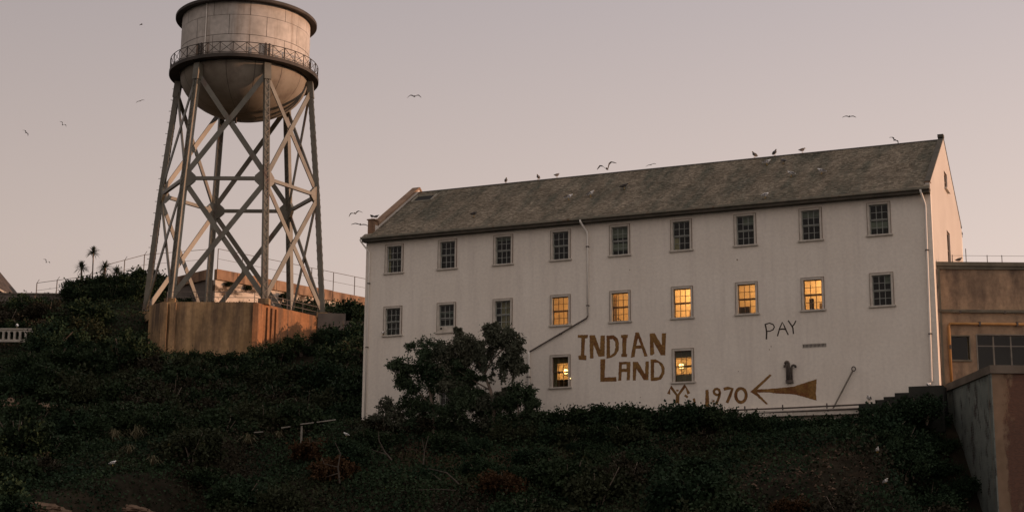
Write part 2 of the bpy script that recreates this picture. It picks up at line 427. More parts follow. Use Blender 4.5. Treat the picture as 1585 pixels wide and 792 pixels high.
HY = np.array([20, 40, 57, 66, 70, 76, 84, 92, 100, 108, 116, 122, 128, 134, 140, 150, 160, 175, 220, 400])
HL = np.array([-9, -7, -3.4, 0.6, 2.0, 3.6, 6.2, 8.0, 9.4, 11.2, 13.6, 15.5, 17.8, 20.8, 23.0, 25.0, 26.0, 26.5, 27, 20])
HF = np.array([-9, -7, -3.4, 0.6, 2.0, 3.6, 6.2, 8.0, 9.8, 12.6, 15.8, 18.0, 20.6, 22.6, 24.2, 24.6, 24.6, 24.6, 24, 18])   # far left column

def terrain_np(x, y):
    u = (x - BX) * CD + (y - BY) * SD
    wv = -(x - BX) * SD + (y - BY) * CD
    hl = np.interp(y, HY, HL); hf = np.interp(y, HY, HF)
    k = sstep(-26, -36, x)
    h = hl * (1 - k) + hf * k
    # in front of / under the barracks
    s = -wv
    b0 = np.interp(u, [0, 3, 12, 24, 36], [8.9, 8.6, 8.3, 7.85, 7.85])
    hb = np.where(s > 1.5, b0 - (s - 1.5) * 0.36, b0)
    hb = np.where(s > 13, b0 - 4.14 - (s - 13) * 0.62, hb)
    hb = np.maximum(hb, -9)
    hb = hb - sstep(17.0, 21.5, x) * np.clip((79.3 - y) * 0.95, 0, 9)      # the bank drops away beside the terrace
    back = sstep(12.5, 34, wv)
    top = 26 - 12 * sstep(-8, 6, x)
    hb = hb * (1 - back) + top * back
    kb = sstep(-2.5, 1.4, u)
    h = h * (1 - kb) + hb * kb
    # unseen rise added on the right, shaped to keep the low sun off the hillside
    hr = np.interp(y, [36, 50, 58, 72, 80, 88, 95, 110, 116, 124, 150, 236], [-8, 0, 10, 10.5, 12, 14, 24.5, 25, 21, 20, 20, 18])
    kr = sstep(47, 58, x)
    return h * (1 - kr) + hr * kr

GX0, GX1, GY0, GY1, GS = -110.0, 100.0, 36.0, 236.0, 0.8
gx = np.arange(GX0, GX1 + .01, GS); gy = np.arange(GY0, GY1 + .01, GS)
XX, YY = np.meshgrid(gx, gy)
ZZ = terrain_np(XX, YY)
NZ = np.zeros_like(ZZ)
for j in range(len(gy)):
    for i in range(len(gx)):
        p = (gx[i] * 0.11, gy[j] * 0.11, 0.3)
        NZ[j, i] = noise.noise(p) * 0.9 + noise.noise((p[0] * 3.1, p[1] * 3.1, 5.0)) * 0.35
uu = (XX - BX) * CD + (YY - BY) * SD
ww = -(XX - BX) * SD + (YY - BY) * CD
calm = np.clip((np.maximum(np.maximum(-uu - 0.5, uu - 36.5), np.maximum(-ww - 1.0, ww - 13))) / 4.0, 0, 1)   # flat by the barracks
ZZ = ZZ + NZ * (0.15 + 0.85 * calm)

def ground(x, y):
    fx = np.clip((np.asarray(x, float) - GX0) / GS, 0, len(gx) - 1.001); fy = np.clip((np.asarray(y, float) - GY0) / GS, 0, len(gy) - 1.001)
    i = fx.astype(int); j = fy.astype(int); a = fx - i; b = fy - j
    return (ZZ[j, i] * (1 - a) + ZZ[j, i + 1] * a) * (1 - b) + (ZZ[j + 1, i] * (1 - a) + ZZ[j + 1, i + 1] * a) * b

def gz(x, y): return float(ground(x, y))

def grid_object(name, X, Y, Z, material):
    ny, nx = X.shape
    V = np.stack([X, Y, Z], -1).reshape(-1, 3)
    q = (np.arange(ny - 1)[:, None] * nx + np.arange(nx - 1)[None, :]).reshape(-1)
    F = np.stack([q, q + 1, q + 1 + nx, q + nx], 1)
    me = bpy.data.meshes.new(name)
    me.vertices.add(len(V)); me.loops.add(F.size); me.polygons.add(len(F))
    me.vertices.foreach_set('co', V.reshape(-1).astype(np.float32))
    me.loops.foreach_set('vertex_index', F.reshape(-1).astype(np.int32))
    me.polygons.foreach_set('loop_start', np.arange(0, F.size, 4, dtype=np.int32))
    me.update(calc_edges=True)
    me.polygons.foreach_set('use_smooth', [True] * len(me.polygons))
    me.materials.append(material)
    o = bpy.data.objects.new(name, me); COL.objects.link(o)
    return o

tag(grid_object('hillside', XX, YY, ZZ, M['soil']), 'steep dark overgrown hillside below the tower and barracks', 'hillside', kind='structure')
xs = np.linspace(-6000, 6000, 25); ys = np.linspace(-3000, 9000, 25)
SX, SY = np.meshgrid(xs, ys)
tag(grid_object('sea', SX, SY, np.full_like(SX, -3.0), M['sea']), 'dark sea around the island', 'sea', kind='structure')

# ------------------------------------------------------------------ barracks
B = empty('barracks', (BX, BY, 0), YAW, 'long pale three storey barracks with a shingled roof, lit windows and painted lettering', 'building')
WT = 0.32
ROWS = {1: (19.74, 1.66), 2: (15.84, 1.66), 3: (12.29, 1.75)}
UW = [2.961, 6.628, 10.353, 14.056, 17.764, 21.494, 25.238, 28.945, 32.677]
GW = 1.006
wins = []     # (u, ztop, h, row, col)
for r in (1, 2):
    for c in range(9): wins.append((UW[c], ROWS[r][0], ROWS[r][1], r, c + 1))
for c in (4, 6): wins.append((UW[c - 1], ROWS[3][0], ROWS[3][1], 3, c))
wins.append((6.75, 10.62, 1.66, 4, 2))

def hole(u, zt, h): return [(u - GW / 2 - .03, zt - h - .03), (u + GW / 2 + .03, zt - h - .03), (u + GW / 2 + .03, zt + .03), (u - GW / 2 - .03, zt + .03)]

m = MB()
m.solid([(UL, 6.0), (UR, 6.0), (UR, 20.36), (UL, 20.36)], [hole(*q[:3]) for q in wins] + [[(28.28, 12.09), (29.59, 12.09), (29.59, 12.32), (28.28, 12.32)]],
        lambda a, b: (a, 0, b), lambda a, b: (a, WT, b))
m.build('front_wall', M['stucco'], B)
m = MB(); m.box(UL, UR, WID - WT, WID, 6.0, 20.36); m.build('rear_wall', M['stucco'], B)

def gable_outline(w0, w1, sh, shw, rise=.22):
    """wall outline in (w, z): shoulder blocks at both eaves, raking parapets up to the apex"""
    ap = 24.76 + rise; mid = WID / 2
    zs = 20.35 + 0.657 * (shw + .5 + w0) + rise
    return [(w0, 6.0), (w1, 6.0), (w1, sh), (w1 - shw, sh), (w1 - shw, zs), (mid + .03, ap), (mid - .03, ap), (w0 + shw, zs), (w0 + shw, sh), (w0, sh)]
GH = [[(5.75, 21.8), (6.95, 21.8), (6.95, 22.8), (5.75, 22.8)], [(5.7, 17.2), (6.9, 17.2), (6.9, 19.3), (5.7, 19.3)]]
e = 0.004
m = MB()
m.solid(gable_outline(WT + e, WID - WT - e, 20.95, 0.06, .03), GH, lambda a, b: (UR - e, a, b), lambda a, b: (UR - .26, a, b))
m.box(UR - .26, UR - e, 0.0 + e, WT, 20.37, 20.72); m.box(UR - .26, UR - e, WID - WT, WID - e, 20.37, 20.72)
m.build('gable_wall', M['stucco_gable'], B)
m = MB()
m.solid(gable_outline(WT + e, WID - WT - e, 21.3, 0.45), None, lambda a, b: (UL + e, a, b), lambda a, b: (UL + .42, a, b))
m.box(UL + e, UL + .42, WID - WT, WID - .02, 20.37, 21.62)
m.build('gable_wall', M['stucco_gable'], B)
# raking copings on the parapets
mp = MB(); mp.box(UL + e, UL + .40, .10, .72, 20.37, 21.58); mp.build('parapet_pier', M['parapet'], B)
for ux, lo, wd_, up_, tk_ in ((UL + .21, .70, .54, .30, .12), (UR - .13, .02, .30, .10, .08)):
    m = MB()
    for sgn in (1, -1):
        w0 = lo if sgn > 0 else WID - lo
        zs = 20.35 + 0.657 * (lo + .5) + up_
        m.beam((ux, w0, zs), (ux, WID / 2 - sgn * .0, 24.76 + up_), (1, 0, 0), wd_, tk_)
    m.build('parapet_coping', M['coping'] if ux < 5 else M['shade_brown'], B)  # right coping takes the dark tone for its shaded side
    m = MB(); m.box(ux - wd_ / 2, ux + wd_ / 2, .06 if ux < 5 else -.02, .76 if ux < 5 else .36, 21.583 if ux < 5 else 20.73, 21.65 if ux < 5 else 20.78); m.build('shoulder_cap', M['coping'], B)
m = MB(); m.box(UR - .30, UR + .03, WID / 2 - .2, WID / 2 + .2, 24.86, 25.04); m.build('apex_cap', M['shade_brown'], B)
# attic window and gable window
for (w0, w1, z0, z1) in ((5.75, 6.95, 21.8, 22.8), (5.7, 6.9, 17.2, 19.3)):
    f = MB()
    f.box(UR - .16, UR - .08, w0, w0 + .09, z0, z1); f.box(UR - .16, UR - .08, w1 - .09, w1, z0, z1)
    f.box(UR - .16, UR - .08, w0 + .09, w1 - .09, z0, z0 + .09); f.box(UR - .16, UR - .08, w0 + .09, w1 - .09, z1 - .09, z1)
    f.box(UR - .15, UR - .09, w0 + .09, w1 - .09, (z0 + z1) / 2 - .025, (z0 + z1) / 2 + .025)
    fo = f.build('window', M['casing_edge'], B)
    s_ = MB(); s_.box(UR - .1, UR + .14, w0 - .08, w1 + .08, z0 - .1, z0 - .002); s_.build('sill', M['trim'], fo)
    g = MB(); g.box(UR - .125, UR - .117, w0 + .09, w1 - .09, z0 + .09, z1 - .09); g.build('pane', M['glass'], fo)
m = MB(); m.box(UL + .5, UR - .5, .5, WID - .5, 20.25, 20.36); m.build('attic_floor', M['dark_void'], B)
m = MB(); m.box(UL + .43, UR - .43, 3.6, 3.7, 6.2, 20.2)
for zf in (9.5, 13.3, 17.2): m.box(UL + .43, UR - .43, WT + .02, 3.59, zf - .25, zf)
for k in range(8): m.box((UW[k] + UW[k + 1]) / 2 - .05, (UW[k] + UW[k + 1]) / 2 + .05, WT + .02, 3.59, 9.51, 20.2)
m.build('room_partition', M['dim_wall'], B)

# roof: deck, courses of shingles, ridge, gutters
SL = 0.6565
m = MB()
for sg in (1, -1):
    a = (lambda w: w) if sg > 0 else (lambda w: WID - w)
    vs = []
    for uu_ in (UL + .43, UR - .27):
        for (w_, dz) in ((-.46, -.02), (WID / 2, -.02), (WID / 2, -.2), (-.46, -.2)):
            vs.append((uu_, a(w_), 20.35 + SL * (w_ + .5) + dz))
    m.add(vs, [(0, 1, 5, 4), (1, 2, 6, 5), (2, 3, 7, 6), (3, 0, 4, 7), (0, 3, 2, 1), (4, 5, 6, 7)])
m.box(UL - .10, UL + .425, -.46, 0.0, 20.20, 20.33); m.box(UR - .265, UR + .02, -.46, 0.0, 20.20, 20.33)
roof = m.build('roof', M['roof_deck'], B)
Q = []
NC = 44; run = (WID / 2 + .5) / NC
for sg in (1, -1):
    for i in range(NC):
        u0 = UL - .1 if i < 3 else UL + .43
        u1 = UR + .02 if i < 2 else UR - .27
        w0 = -.5 + i * run
        x = u0
        while x < u1 - .05:
            wd = min(random.uniform(.10, .20), u1 - x)
            jit = random.uniform(-.025, .02); th = random.uniform(.025, .05)
            wa = w0 + jit; wb = w0 + run + .05
            za = 20.35 + SL * (wa + .5); zb = 20.35 + SL * (wb + .5)
            fy = (lambda v: v) if sg > 0 else (lambda v: WID - v)
            Q.append([(x, fy(wa), za + th), (x + wd - .008, fy(wa), za + th + random.uniform(-.006, .006)), (x + wd - .008, fy(wb), zb + .006), (x, fy(wb), zb + .006)])
            Q.append([(x, fy(wa), za - .01), (x + wd - .008, fy(wa), za - .01), (x + wd - .008, fy(wa), za + th), (x, fy(wa), za + th)])
            x += wd
sh = bpy.data.objects.new('roof_shingles', quads_object('roof_shingles', np.array(Q), M['shingle']))
COL.objects.link(sh); sh.parent = B; sh['kind'] = 'stuff'
m = MB(); m.solid([(WID / 2 - .16, 24.70), (WID / 2, 24.80), (WID / 2 + .16, 24.70), (WID / 2, 24.73)], None, lambda a, b: (UL + .43, a, b), lambda a, b: (UR - .27, a, b)); m.build('ridge_cap', M['roof_deck'], B)
m = MB()
m.solid([(-.62, 20.36), (-.60, 20.25), (-.50, 20.22), (-.48, 20.36), (-.51, 20.36), (-.52, 20.27), (-.57, 20.28), (-.59, 20.36)], None, lambda a, b: (UL - .12, a, b), lambda a, b: (UR + .03, a, b))
m.build('gutter', M['gutter'], B)
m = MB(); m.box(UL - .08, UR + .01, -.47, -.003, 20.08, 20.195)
m.build('soffit', M['shade_brown'], B)  # boxed down in the dark tone to deepen the eave's shadow band
# hatch in the roof, upper left
m = MB()
def rp(u, w_, dz): return (u, w_, 20.35 + SL * (w_ + .5) + dz)
hb = [(1.75, 4.42), (3.15, 4.42), (3.15, 5.35), (1.75, 5.35)]
m.add([rp(a, b, .06) for a, b in hb], [(0, 1, 2, 3)])
ho = m.build('roof_hatch', M['dark_void'], B)
m = MB()
for i in range(4):
    a, b = hb[i], hb[(i + 1) % 4]
    m.beam(rp(a[0], a[1], .08), rp(b[0], b[1], .08), (0, 0, 1), .12, .10)
m.build('hatch_frame', M['gutter'], ho)

# chips where the render coat has fallen off
for k in range(16):
    cu, cz = random.uniform(2, 34), random.uniform(9.6, 19.6)
    if any(abs(cu - q[0]) < .95 and -q[2] - .4 < cz - q[1] < .4 for q in wins) or (14.9 < cu < 20.5 and 10.7 < cz < 13.7): continue
    r_ = random.uniform(.025, .07)
    m = MB(); m.solid([(cu + r_ * random.uniform(.5, 1.2) * math.cos(q), cz + r_ * random.uniform(.6, 1.8) * math.sin(q)) for q in np.linspace(0, 5.6, 8)], None, lambda a, b: (a, -.003, b), lambda a, b: (a, -.0004, b)); m.build('wall_chip', M['coping'], B)
# windows ---------------------------------------------------------------
def window_meshes(h):
    W2 = GW / 2; D = {}
    f = MB()     # casing boards proud of the wall plus jamb linings
    cw = .115
    for s_ in (-1, 1):
        a, b = sorted((s_ * W2, s_ * (W2 + cw)))
        f.box(a, b, -.045, .0, -h - .0, cw * .95)
        a, b = sorted((s_ * W2, s_ * (W2 + .029)))
        f.box(a, b, .0, .30, -h, .0)
    f.box(-W2, W2, -.045, .0, .0, cw * .95)
    f.box(-W2 - .029, W2 + .029, .001, .30, .0, .028); f.box(-W2 - .029, W2 + .029, .001, .30, -h - .028, -h)
    D['window'] = f.mesh('window', M['trim'])
    f = MB()     # thin moulding round the casing, in dark brown for its shadow line
    o = W2 + cw
    f.box(-o - .022, -o, -.055, .0, -h, cw * .95 + .022); f.box(o, o + .022, -.055, .0, -h, cw * .95 + .022); f.box(-o, o, -.055, .0, cw * .95, cw * .95 + .022)
    D['moulding'] = f.mesh('moulding', M['casing_edge'])
    f = MB(); f.box(-W2 - .22, W2 + .22, -.11, .0, -h - .085, -h - .002); f.box(-W2 - .19, W2 + .19, -.06, .0, -h - .12, -h - .085)
    D['sill'] = f.mesh('sill', M['trim'])
    hh = h / 2
    def sash(y0, y1):
        f = MB()
        st = .048
        f.box(-W2, -W2 + st, y0, y1, -hh, 0); f.box(W2 - st, W2, y0, y1, -hh, 0)
        f.box(-W2 + st, W2 - st, y0, y1, -st, 0); f.box(-W2 + st, W2 - st, y0, y1, -hh, -hh + st)
        iw = (2 * W2 - 2 * st) / 3; ih = (hh - 2 * st) / 2
        for k in (1, 2): f.box(-W2 + st + k * iw - .017, -W2 + st + k * iw + .017, y0 + .006, y1 - .006, -hh + st, -st)
        for k in range(3): f.box(-W2 + st + k * iw + .016, -W2 + st + (k + 1) * iw - .016, y0 + .008, y1 - .008, -st - ih - .013, -st - ih + .013)
        return f, iw, ih, st
    f, iw, ih, st = sash(.10, .145); D['upper_sash'] = f.mesh('upper_sash', M['sash']); D['upper_lit'] = f.mesh('upper_sash', M['backlit_sash'])
    f, _, _, _ = sash(.15, .195); D['lower_sash'] = f.mesh('lower_sash', M['sash']); D['lower_lit'] = f.mesh('lower_sash', M['backlit_sash'])
    f = MB(); f.box(-iw / 2, iw / 2, -.003, .003, -ih / 2, ih / 2); D['pane'] = f.mesh('pane', M['glass'])
    D['geom'] = (iw, ih, st, W2, hh)
    return D
WM = {1.66: window_meshes(1.66), 1.75: window_meshes(1.75)}
def make_window(u, zt, h, open_by=0.0, lit=False):
    D = WM[h]; iw, ih, st, W2, hh = D['geom']
    o = place('window', D['window'], B, (u, 0, zt))
    place('moulding', D['moulding'], o); place('sill', D['sill'], o)
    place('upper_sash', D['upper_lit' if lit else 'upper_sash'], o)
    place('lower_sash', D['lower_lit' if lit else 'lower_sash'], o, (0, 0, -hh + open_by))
    for srow in range(4):
        for k in range(3):
            up = srow < 2
            z = -st - ih * (srow + .5) if up else -hh + open_by - st - ih * (srow - 2 + .5)
            y = .122 if up else .172
            place('pane', D['pane'], o, (-W2 + st + iw * (k + .5), y, z), (random.uniform(-.012, .012), 0, random.uniform(-.012, .012)))
    return o
LIT = {(2, 4), (2, 5), (2, 6), (2, 7), (2, 8), (3, 4), (3, 6)}
WOBJ = {}
for u, zt, h, r, c in wins:
    wo = make_window(u, zt, h, .36 if (r, c) == (2, 2) else 0.0, (r, c) in LIT)
    WOBJ[(r, c)] = wo
    if (r, c) in LIT: wo['label'] = 'sash window lit warm orange from inside'
def backing(r, c, name, material, z0, z1, y=.24, x0=-.5, x1=.5):
    m = MB(); m.box(x0, x1, y, y + .02, z0, z1); return m.build(name, material, WOBJ[(r, c)])
backing(1, 5, 'blind', M['blind'], -.62, .0); backing(1, 5, 'blind', M['blind'], -1.36, -.95)
backing(1, 7, 'blind', M['blind'], -.5, .0, x0=-.15)
backing(1, 8, 'blind', M['blind'], -.34, .0)
backing(1, 9, 'blind', M['blind'], -1.3, -.9)
backing(1, 3, 'blind', M['blind'], -.2, .0); backing(2, 9, 'blind', M['blind'], -.45, .0, x0=.15); backing(1, 1, 'curtain', M['curtain'], -1.6, .0, x0=-.5, x1=-.36)
backing(2, 4, 'curtain', M['curtain'], -1.62, -.75, y=.75, x0=.12, x1=.5); backing(2, 5, 'curtain', M['curtain'], -1.62, .0, y=.6, x0=-.62, x1=-.40); backing(2, 8, 'curtain', M['curtain'], -1.62, -1.2, y=.7, x0=.2, x1=.6); backing(2, 6, 'curtain', M['curtain'], -1.62, -1.15, y=.9, x0=.15, x1=.7)
backing(1, 6, 'curtain', M['curtain'], -1.6, -.9, x0=-.5, x1=-.2)
m = MB()
for k in range(9): m.box(-.16 + k * .073, -.16 + k * .073 + .05, .24 + .02 * (k % 2), .265 + .02 * (k % 2), -1.65, .0)
m.build('curtain', M['curtain'], WOBJ[(2, 3)])
m = MB(); m.box(-.5, .5, .05, .09, -1.64, -1.31); bd = m.build('board', M['trim'], WOBJ[(2, 2)]); bd['label'] = 'pale board filling the foot of the raised sash'
m = MB(); m.tube([(-.36, .0, -1.44), (-.36, .048, -1.44)], .065, 10); m.build('board_hole', M['dark_void'], bd)

backing(3, 4, 'curtain', M['shade_strip'], -.34, .0, y=.27); backing(3, 4, 'curtain', M['shade_strip'], -1.72, -.345, y=.27, x0=-.5, x1=-.3)  # strips stand for the unlit top and left of the room
backing(3, 6, 'curtain', M['shade_strip'], -.36, .0, y=.27); backing(3, 6, 'curtain', M['shade_strip'], -1.72, -1.32, y=.27)  # strips stand for the unlit top and bottom of the room
# lit rooms with their lamps ---------------------------------------------
def room(u, zt, h, power, lamp=(0.0, 1.9, .15), depth=3.0, dark=False):
    m = MB()
    x0, x1, y0, y1, z0, z1 = u - 1.7, u + 1.7, WT + .04, WT + depth, zt - h - .85, zt + .62
    for b in ((x0, x1, y1, y1 + .06, z0, z1), (x0 - .06, x0, y0, y1 + .06, z0, z1), (x1, x1 + .06, y0, y1 + .06, z0, z1), (x0 - .06, x1 + .06, y0, y1 + .06, z1, z1 + .06), (x0 - .06, x1 + .06, y0, y1 + .06, z0 - .06, z0)):
        m.box(*b)
    # inside face of the front wall round the opening
    m.box(x0, u - .56, y0, y0 + .03, z0, z1); m.box(u + .56, x1, y0, y0 + .03, z0, z1)
    m.box(u - .56, u + .56, y0, y0 + .03, zt + .04, z1); m.box(u - .56, u + .56, y0, y0 + .03, z0, zt - h - .04)
    m.build('room', M['room'] if depth > 2 else M['room_brown'], B)
    l = bpy.data.lights.new('room_lamp', 'POINT'); l.energy = power; l.color = (1.0, 0.50, 0.20); l.shadow_soft_size = .12
    lo = bpy.data.objects.new('room_lamp', l); COL.objects.link(lo); lo.parent = B
    lo.location = (u + lamp[0], lamp[1] - (.34 if depth < 2 else 0), zt + lamp[2])
for (r, c), p, lp in (((2, 4), 112, (.9, 1.6, .2)), ((2, 5), 118, (.8, 1.5, .2)), ((2, 6), 140, (-.2, 1.7, .2)), ((2, 7), 115, (.5, 1.6, .2)), ((2, 8), 128, (.1, 1.6, .2)), ((3, 4), 60, (-.37, 1.78, -.62)), ((3, 6), 60, (-.66, 1.78, -.62))):
    q = [w_ for w_ in wins if (w_[3], w_[4]) == (r, c)][0]
    room(q[0], q[1], q[2], p, lp, 2.6 if r == 2 else 1.75)
def bworld(u, w_, z): return (BX + u * CD - w_ * SD, BY + u * SD + w_ * CD, z)
def glow_lamp(u, w_, z, label):
    t = empty('hanging_lamp', bworld(u, w_, z), YAW, label, 'lamp')
    m = MB(); m.lathe([(.0, .16), (.115, .115), (.16, 0), (.115, -.115), (.0, -.16)], 14); m.build('bulb', M['bulb'], t, smooth=True)
    m = MB(); m.tube([(0, 0, .08), (0, 0, .5)], .008, 5); m.build('cord', M['pipe_dark'], t)
glow_lamp(14.056 - .37, 1.78, 11.67, 'bright lamp glowing inside the lower lit window left of the large lettering')
glow_lamp(21.494 - .66, 1.78, 11.67, 'bright lamp glowing inside the lower lit window right of the large lettering')
# silhouettes standing in the lit rooms
def silhouette(name, u, w_, z, boxes, tubes, label, cat):
    t = empty(name, bworld(u, w_, z), YAW, label, cat)
    for nm, b in boxes:
        m = MB(); m.box(*b); m.build(nm, M['furniture'], t)
    for nm, p, r_ in tubes:
        m = MB(); m.tube(p, r_, 8); m.build(nm, M['furniture'], t)
silhouette('floor_heater', 28.945 - .24, .75, 13.33, [('body', (-.11, .11, -.1, .1, .85, 1.58)), ('base', (-.2, .2, -.15, .15, .0, .06))], [('stem', [(0, 0, .06), (0, 0, .86)], .03)], 'dark slim upright heater silhouetted in the rightmost lit window', 'heater')
silhouette('armchair', 25.238 - .62, .9, 13.33, [('seat', (-.4, .4, -.35, .35, .3, .8)), ('backrest', (-.42, .42, .36, .5, .3, 1.45)), ('armrest', (-.5, -.42, -.35, .35, .3, 1.0)), ('armrest', (.42, .5, -.35, .35, .3, 1.0)), ('base', (-.3, .3, -.3, .3, 0, .3))], [], 'dark armchair silhouetted in the lit window above the word beside the arrow', 'armchair')
silhouette('dining_chair', 17.764 - .5, .8, 13.33, [('seat', (-.2, .2, -.2, .2, .72, .78))], [('back_hoop', [(-.15, .2, .75), (-.16, .2, 1.1), (0, .2, 1.2), (.16, .2, 1.1), (.15, .2, .75)], .03), ('leg', [(-.18, -.18, 0), (-.18, -.18, .72)], .02), ('leg', [(.18, -.18, 0), (.18, -.18, .72)], .02), ('leg', [(-.18, .18, 0), (-.18, .18, .72)], .02), ('leg', [(.18, .18, 0), (.18, .18, .72)], .02)], 'hoop backed chair just inside the second lit window of the upper lit row', 'chair')
silhouette('shelf', 21.494, .62, 9.7, [('board', (-.5, .5, -.1, .1, .78, .82)), ('side', (-.5, -.46, -.1, .1, 0, .78)), ('side', (.46, .5, -.1, .1, 0, .78))], [], 'low dark shelf behind the lower lit window right of the lettering', 'shelf')
for k, (dx, hh_, rr, lb) in enumerate(((-.36, .42, .07, 'leftmost dark jar on the window shelf'), (-.2, .62, .06, 'tallest dark bottle on the window shelf'), (-.02, .46, .08, 'round dark jar near the middle of the window shelf'), (.17, .52, .06, 'dark bottle right of the round jar on the window shelf'))):
    t = empty('bottle', bworld(21.494 + dx, .62, 10.52), YAW, lb, 'bottle', 'bottles and jars on the window shelf')
    m = MB(); m.lathe([(0, 0), (rr, 0), (rr, hh_ * .6), (rr * .4, hh_ * .75), (rr * .4, hh_), (0, hh_)], 10); m.build('body', M['furniture'], t, smooth=True)
    m = MB(); m.tube([(0, 0, hh_ + .001), (0, 0, hh_ + .04)], rr * .45, 8); m.build('cap', M['furniture'], t)
silhouette('cabinet', 14.056, .7, 9.7, [('body', (-.75, .45, 0, .35, 0, 1.32)), ('top', (-.78, .48, -.02, .37, 1.321, 1.36))], [], 'low dark cabinet shaped to darken the foot of the lower lit window left of the lettering', 'cabinet')  # tall enough to darken the foot of the pane below the glow
# small glowing bead added for a bright glint outside, right of that window
t = empty('glint_bead', bworld(14.73, -.02, 11.0), YAW, 'tiny glowing bead added for a glint on the wall beside the lower left lit window', 'lamp')
m = MB(); m.lathe([(.0, .03), (.024, .015), (.03, 0), (.024, -.015), (.0, -.03)], 10); m.build('bulb', M['bulb'], t, loc=(0, -.08, 0))
m = MB(); m.box(-.03, .03, -.05, .015, -.03, .03); m.build('holder', M['pipe_dark'], t)

# pipes and fittings on the facade ---------------------------------------
def pipe(name, pts, r_, material, label, cat, brackets=()):
    t = empty(name, bworld(*pts[0]), YAW, label, cat)
    o0 = Vector(pts[0])
    m = MB(); m.tube([Vector(p) - o0 for p in pts], r_, 8); m.build('pipe', material, t, smooth=True)
    for b in brackets:
        m = MB(); bb = Vector(b) - o0; m.box(bb.x - r_ * 1.5, bb.x + r_ * 1.5, bb.y - r_ * 1.3, bb.y + .09, bb.z - .03, bb.z + .03); m.build('bracket', M['pipe_dark'], t)
pipe('downpipe', [(.80, -.55, 20.24), (.84, -.5, 20.1), (1.20, -.1, 19.5), (1.24, -.09, 19.3), (1.24, -.09, 9.0)], .05, M['pipe_white'], 'white downpipe at the left end of the barracks front', 'downpipe', [(1.24, -.09, 17.5), (1.24, -.09, 13.5)])
pipe('downpipe', [(15.50, -.55, 20.24), (15.52, -.52, 20.1), (15.74, -.1, 19.62), (15.79, -.09, 19.45), (15.80, -.09, 14.62)], .055, M['pipe_white'], 'white downpipe dropping from the gutter between the fourth and fifth windows', 'downpipe', [(15.79, -.09, 18.7), (15.80, -.09, 15.2)])
pipe('branch_pipe', [(15.80, -.085, 14.60), (15.72, -.085, 14.46), (12.22, -.085, 12.72), (12.14, -.085, 12.66)], .045, M['pipe_dark'], 'dark pipe slanting down to the left across the wall', 'pipe', [(14.1, -.085, 13.65)])
pipe('downpipe', [(12.11, -.085, 12.66), (12.10, -.085, 12.5), (12.09, -.085, 8.6)], .07, M['pipe_white'], 'short white downpipe below the slanting pipe, beside the tree', 'downpipe', [(12.09, -.085, 11.2)])
pipe('downpipe', [(35.02, -.55, 20.24), (35.04, -.5, 20.1), (35.17, -.1, 19.5), (35.18, -.09, 19.3), (35.10, -.09, 10.0), (35.0, -.2, 9.85), (34.9, -.35, 9.8)], .06, M['pipe_white'], 'white downpipe at the right corner of the barracks front', 'downpipe', [(35.16, -.09, 17.0), (35.12, -.09, 12.5)])
# vent grille
vg = empty('wall_vent', bworld(28.935, 0, 12.2), YAW, 'small slotted vent low on the wall below the thin dark word', 'vent')
m = MB(); m.box(-.655, .655, .07, .09, -.115, .115); m.build('backing', M['dark_void'], vg)
m = MB(); m.box(-.655, .655, -.012, .03, .085, .115); m.box(-.655, .655, -.012, .03, -.115, -.09); m.build('frame', M['trim'], vg)
sl = MB(); sl.box(-.012, .012, -.008, .03, -.09, .085); slm = sl.mesh('slat', M['trim'])
for k in range(18): place('slat', slm, vg, (-.62 + k * .073, 0, 0))
# vent pipes with hooked tops
vp = empty('vent_pipes', bworld(27.52, 0, 10.22), YAW, 'cluster of dark hooked vent pipes above the arrow', 'pipes')
for nm, x0, zt_, dx, rr in (('tall_pipe', .0, 1.16, -.16, .075), ('short_pipe', .15, .95, .22, .06), ('back_pipe', -.10, .98, -.12, .06)):
    m = MB()
    m.tube([(x0, -.12, .02), (x0, -.12, zt_ - .12), (x0 + dx * .2, -.12, zt_ - .02), (x0 + dx * .6, -.13, zt_), (x0 + dx, -.14, zt_ - .04), (x0 + dx * 1.15, -.14, zt_ - .13)], rr, 8)
    m.build('pipe', M['pipe_dark'], vp, smooth=True)
m = MB(); m.box(-.17, .22, -.2, .0, -.02, .14); m.build('clamp', M['pipe_dark'], vp)
# slanting pole with a ring
po = empty('slanting_pole', bworld(29.79, -.25, 8.55), YAW, 'thin slanting pole with a ring at its upper end, leaning on the wall', 'pole')
m = MB(); m.tube([(0, 0, 0), (1.20, .12, 2.17)], .045, 8); m.build('rod', M['mullion'], po)
m = MB(); m.tube([(1.25 + .1 * math.cos(q), .12, 2.27 + .12 * math.sin(q)) for q in np.linspace(0, 2 * math.pi, 13)], .03, 6, False); m.build('ring', M['pipe_dark'], po)
